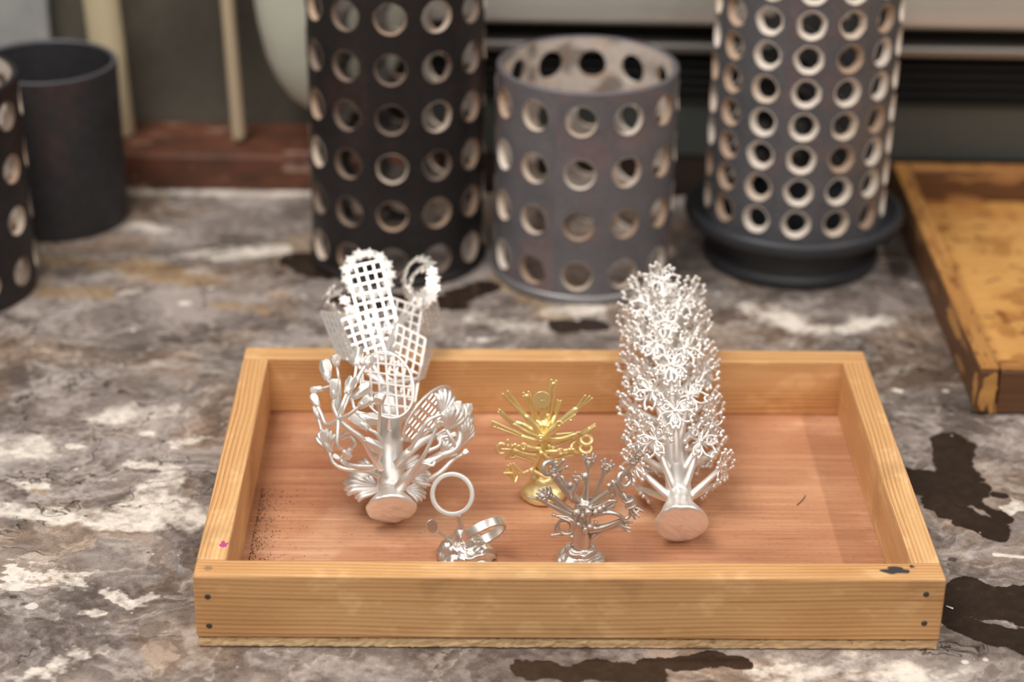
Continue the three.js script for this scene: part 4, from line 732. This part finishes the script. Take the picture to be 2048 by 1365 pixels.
  arm([Q(980, 440, 6), Q(1030, 540, 7), Q(1090, 640, 7)], 1.3, 1.2, [['drum', new THREE.CylinderGeometry(0.0024, 0.0022, 0.0046, 16).applyMatrix4(along(Q(1150, 660, 7), V(0.4, -1, 0)))], ['band', torusAt(Q(1138, 632, 7), V(0.4, -1, 0), 0.0024, 0.0005)], ['band', torusAt(Q(1160, 690, 7), V(0.4, -1, 0), 0.0024, 0.0005)], ['setting', crown(Q(1175, 715, 7), V(0.7, -0.7, 0.1), 1.25)], ['rod', wire([Q(1090, 570, 7), Q(1130, 650, 8.5)], 0.0010)]]);
  arm([Q(740, 730, 4), Q(850, 690, 5), Q(960, 640, 6), Q(1010, 645, 6)], 1.2, 0.9, [['rod', wire([Q(955, 610, 6), Q(985, 575, 6)], 0.0009)]]);
  arm([Q(760, 770, 4), Q(860, 760, 5), Q(980, 690, 5)], 1.5, 1.2, [['bead', ball(Q(840, 730, 6), 0.0016)], ['bead', ball(Q(880, 705, 7), 0.0010)]]);
  arm([Q(760, 800, 5), Q(880, 770, 6), Q(1000, 775, 7), Q(1110, 830, 7), Q(1160, 770, 6), Q(1150, 700, 6)], 1.3, 0.9);
  arm([Q(740, 940, 4), Q(880, 920, 5), Q(1080, 840, 6)], 2.0, 1.0, [['bead', ball(Q(735, 915, 6), 0.0016)], ['bead', ball(Q(795, 870, 6), 0.0011)]]);
  arm([Q(770, 1030, 2), Q(880, 950, 4), Q(1070, 890, 5)], 1.9, 1.2, [['setting', crown(Q(1065, 895, 5), V(1, -0.1, 0.2), 1.2)]]);
  part('knot', merge([[720, 760, 6, 2], [790, 760, 6, 1.6], [690, 950, 5, 1.8], [620, 890, 5, 1.5], [740, 720, 6, 1.5], [600, 760, 5, 1.7], [780, 1000, 3, 1.8], [560, 610, 4, 1.5], [660, 800, 5, 1.4]].map(([x, y, w, r]) => crumple(new THREE.IcosahedronGeometry(r / 1000, 2).translate(...Q(x, y, w).toArray()), 0.0004, 500))), silverGrey, t);
}

// ------------------------------------------------------------------ little tree with two finger rings
{
  const zc = -0.066, Q = (x, y, w = 0) => onZ(820 + x / 6.2045, 920 + y / 6.2045, zc + w / 1000);
  const fx = onZ(931, 1110, zc).x;
  const t = thing('ring_casting_tree', 'squat silver casting lump carrying two finger rings and a small paddle', 'casting tree', V(fx, FLOOR, zc));
  partLocal('pouring_button', crumple(fineLathe([[0.0002, 0], [0.0120, 0], [0.0138, 0.0008], [0.0136, 0.0024], [0.0120, 0.0050], [0.0100, 0.0078], [0.0074, 0.0096], [0.0040, 0.0108], [0.0002, 0.0112]]), 0.0017, 330, 2), silverWarm, t, 'crumpled silver mound');
  part('neck', crumple(wire([V(fx, FLOOR + 0.008, zc), Q(620, 1010, 0), Q(625, 900, 0)], 0.0042, 0.0032, { radial: 16 }), 0.0005, 300), silverWarm, t);
  const band = (ri, ro, w) => lathe([[ri, -w / 2 + 0.0002], [ri + 0.0002, -w / 2], [ro - 0.0003, -w / 2], [ro, -w / 2 + 0.0003], [ro, w / 2 - 0.0003], [ro - 0.0003, w / 2], [ri + 0.0002, w / 2], [ri, w / 2 - 0.0002], [ri, -w / 2 + 0.0002]], 72);
  const c1 = Q(527, 428, 0), r1 = part('finger_ring', band(0.0083, 0.0104, 0.0032).applyMatrix4(along(c1, toV(-0.10, 0.42, 0.9))), silverWhite, t, t, 'ring with a flat bright face');
  part('stem', wire([Q(640, 900, 0), Q(608, 705, 0)], 0.0016, 0.0013, { radial: 12 }), silverWarm, t, r1);
  const c2 = Q(915, 905, 4), y2 = rtv.clone().multiplyScalar(0.437).addScaledVector(upv, -0.82).addScaledVector(fwd, -0.37);
  part('finger_ring', band(0.0094, 0.0109, 0.0044).applyMatrix4(along(c2, y2)), silverWarm, t, t, 'wide plain band, tilted');
  part('stem', wire([Q(640, 980, 1), Q(680, 1000, 3)], 0.0030, 0.0024, { radial: 12 }), silverWarm, t);
  { const s = new THREE.Shape(); s.absellipse(0, 0, 0.0023, 0.0031, 0, Math.PI * 2); const c = Q(270, 822, 2);
    const g = new THREE.ExtrudeGeometry(s, { depth: 0.0006, bevelEnabled: true, bevelSize: 0.0004, bevelThickness: 0.0003, bevelSegments: 3, curveSegments: 24 }); g.rotateZ(0.35).rotateY(0.35).rotateX(-0.2).translate(c.x, c.y, c.z);
    const m = part('paddle', g, silverGrey, t, t, 'small dull oval paddle'); part('stem', wire([Q(350, 890, 2), Q(525, 1030, 1)], 0.0006, 0.0008), silverGrey, t, m); }
}
function toV(x, y, z) { return V(x, y, z).normalize(); }

renderer.render(scene, camera);
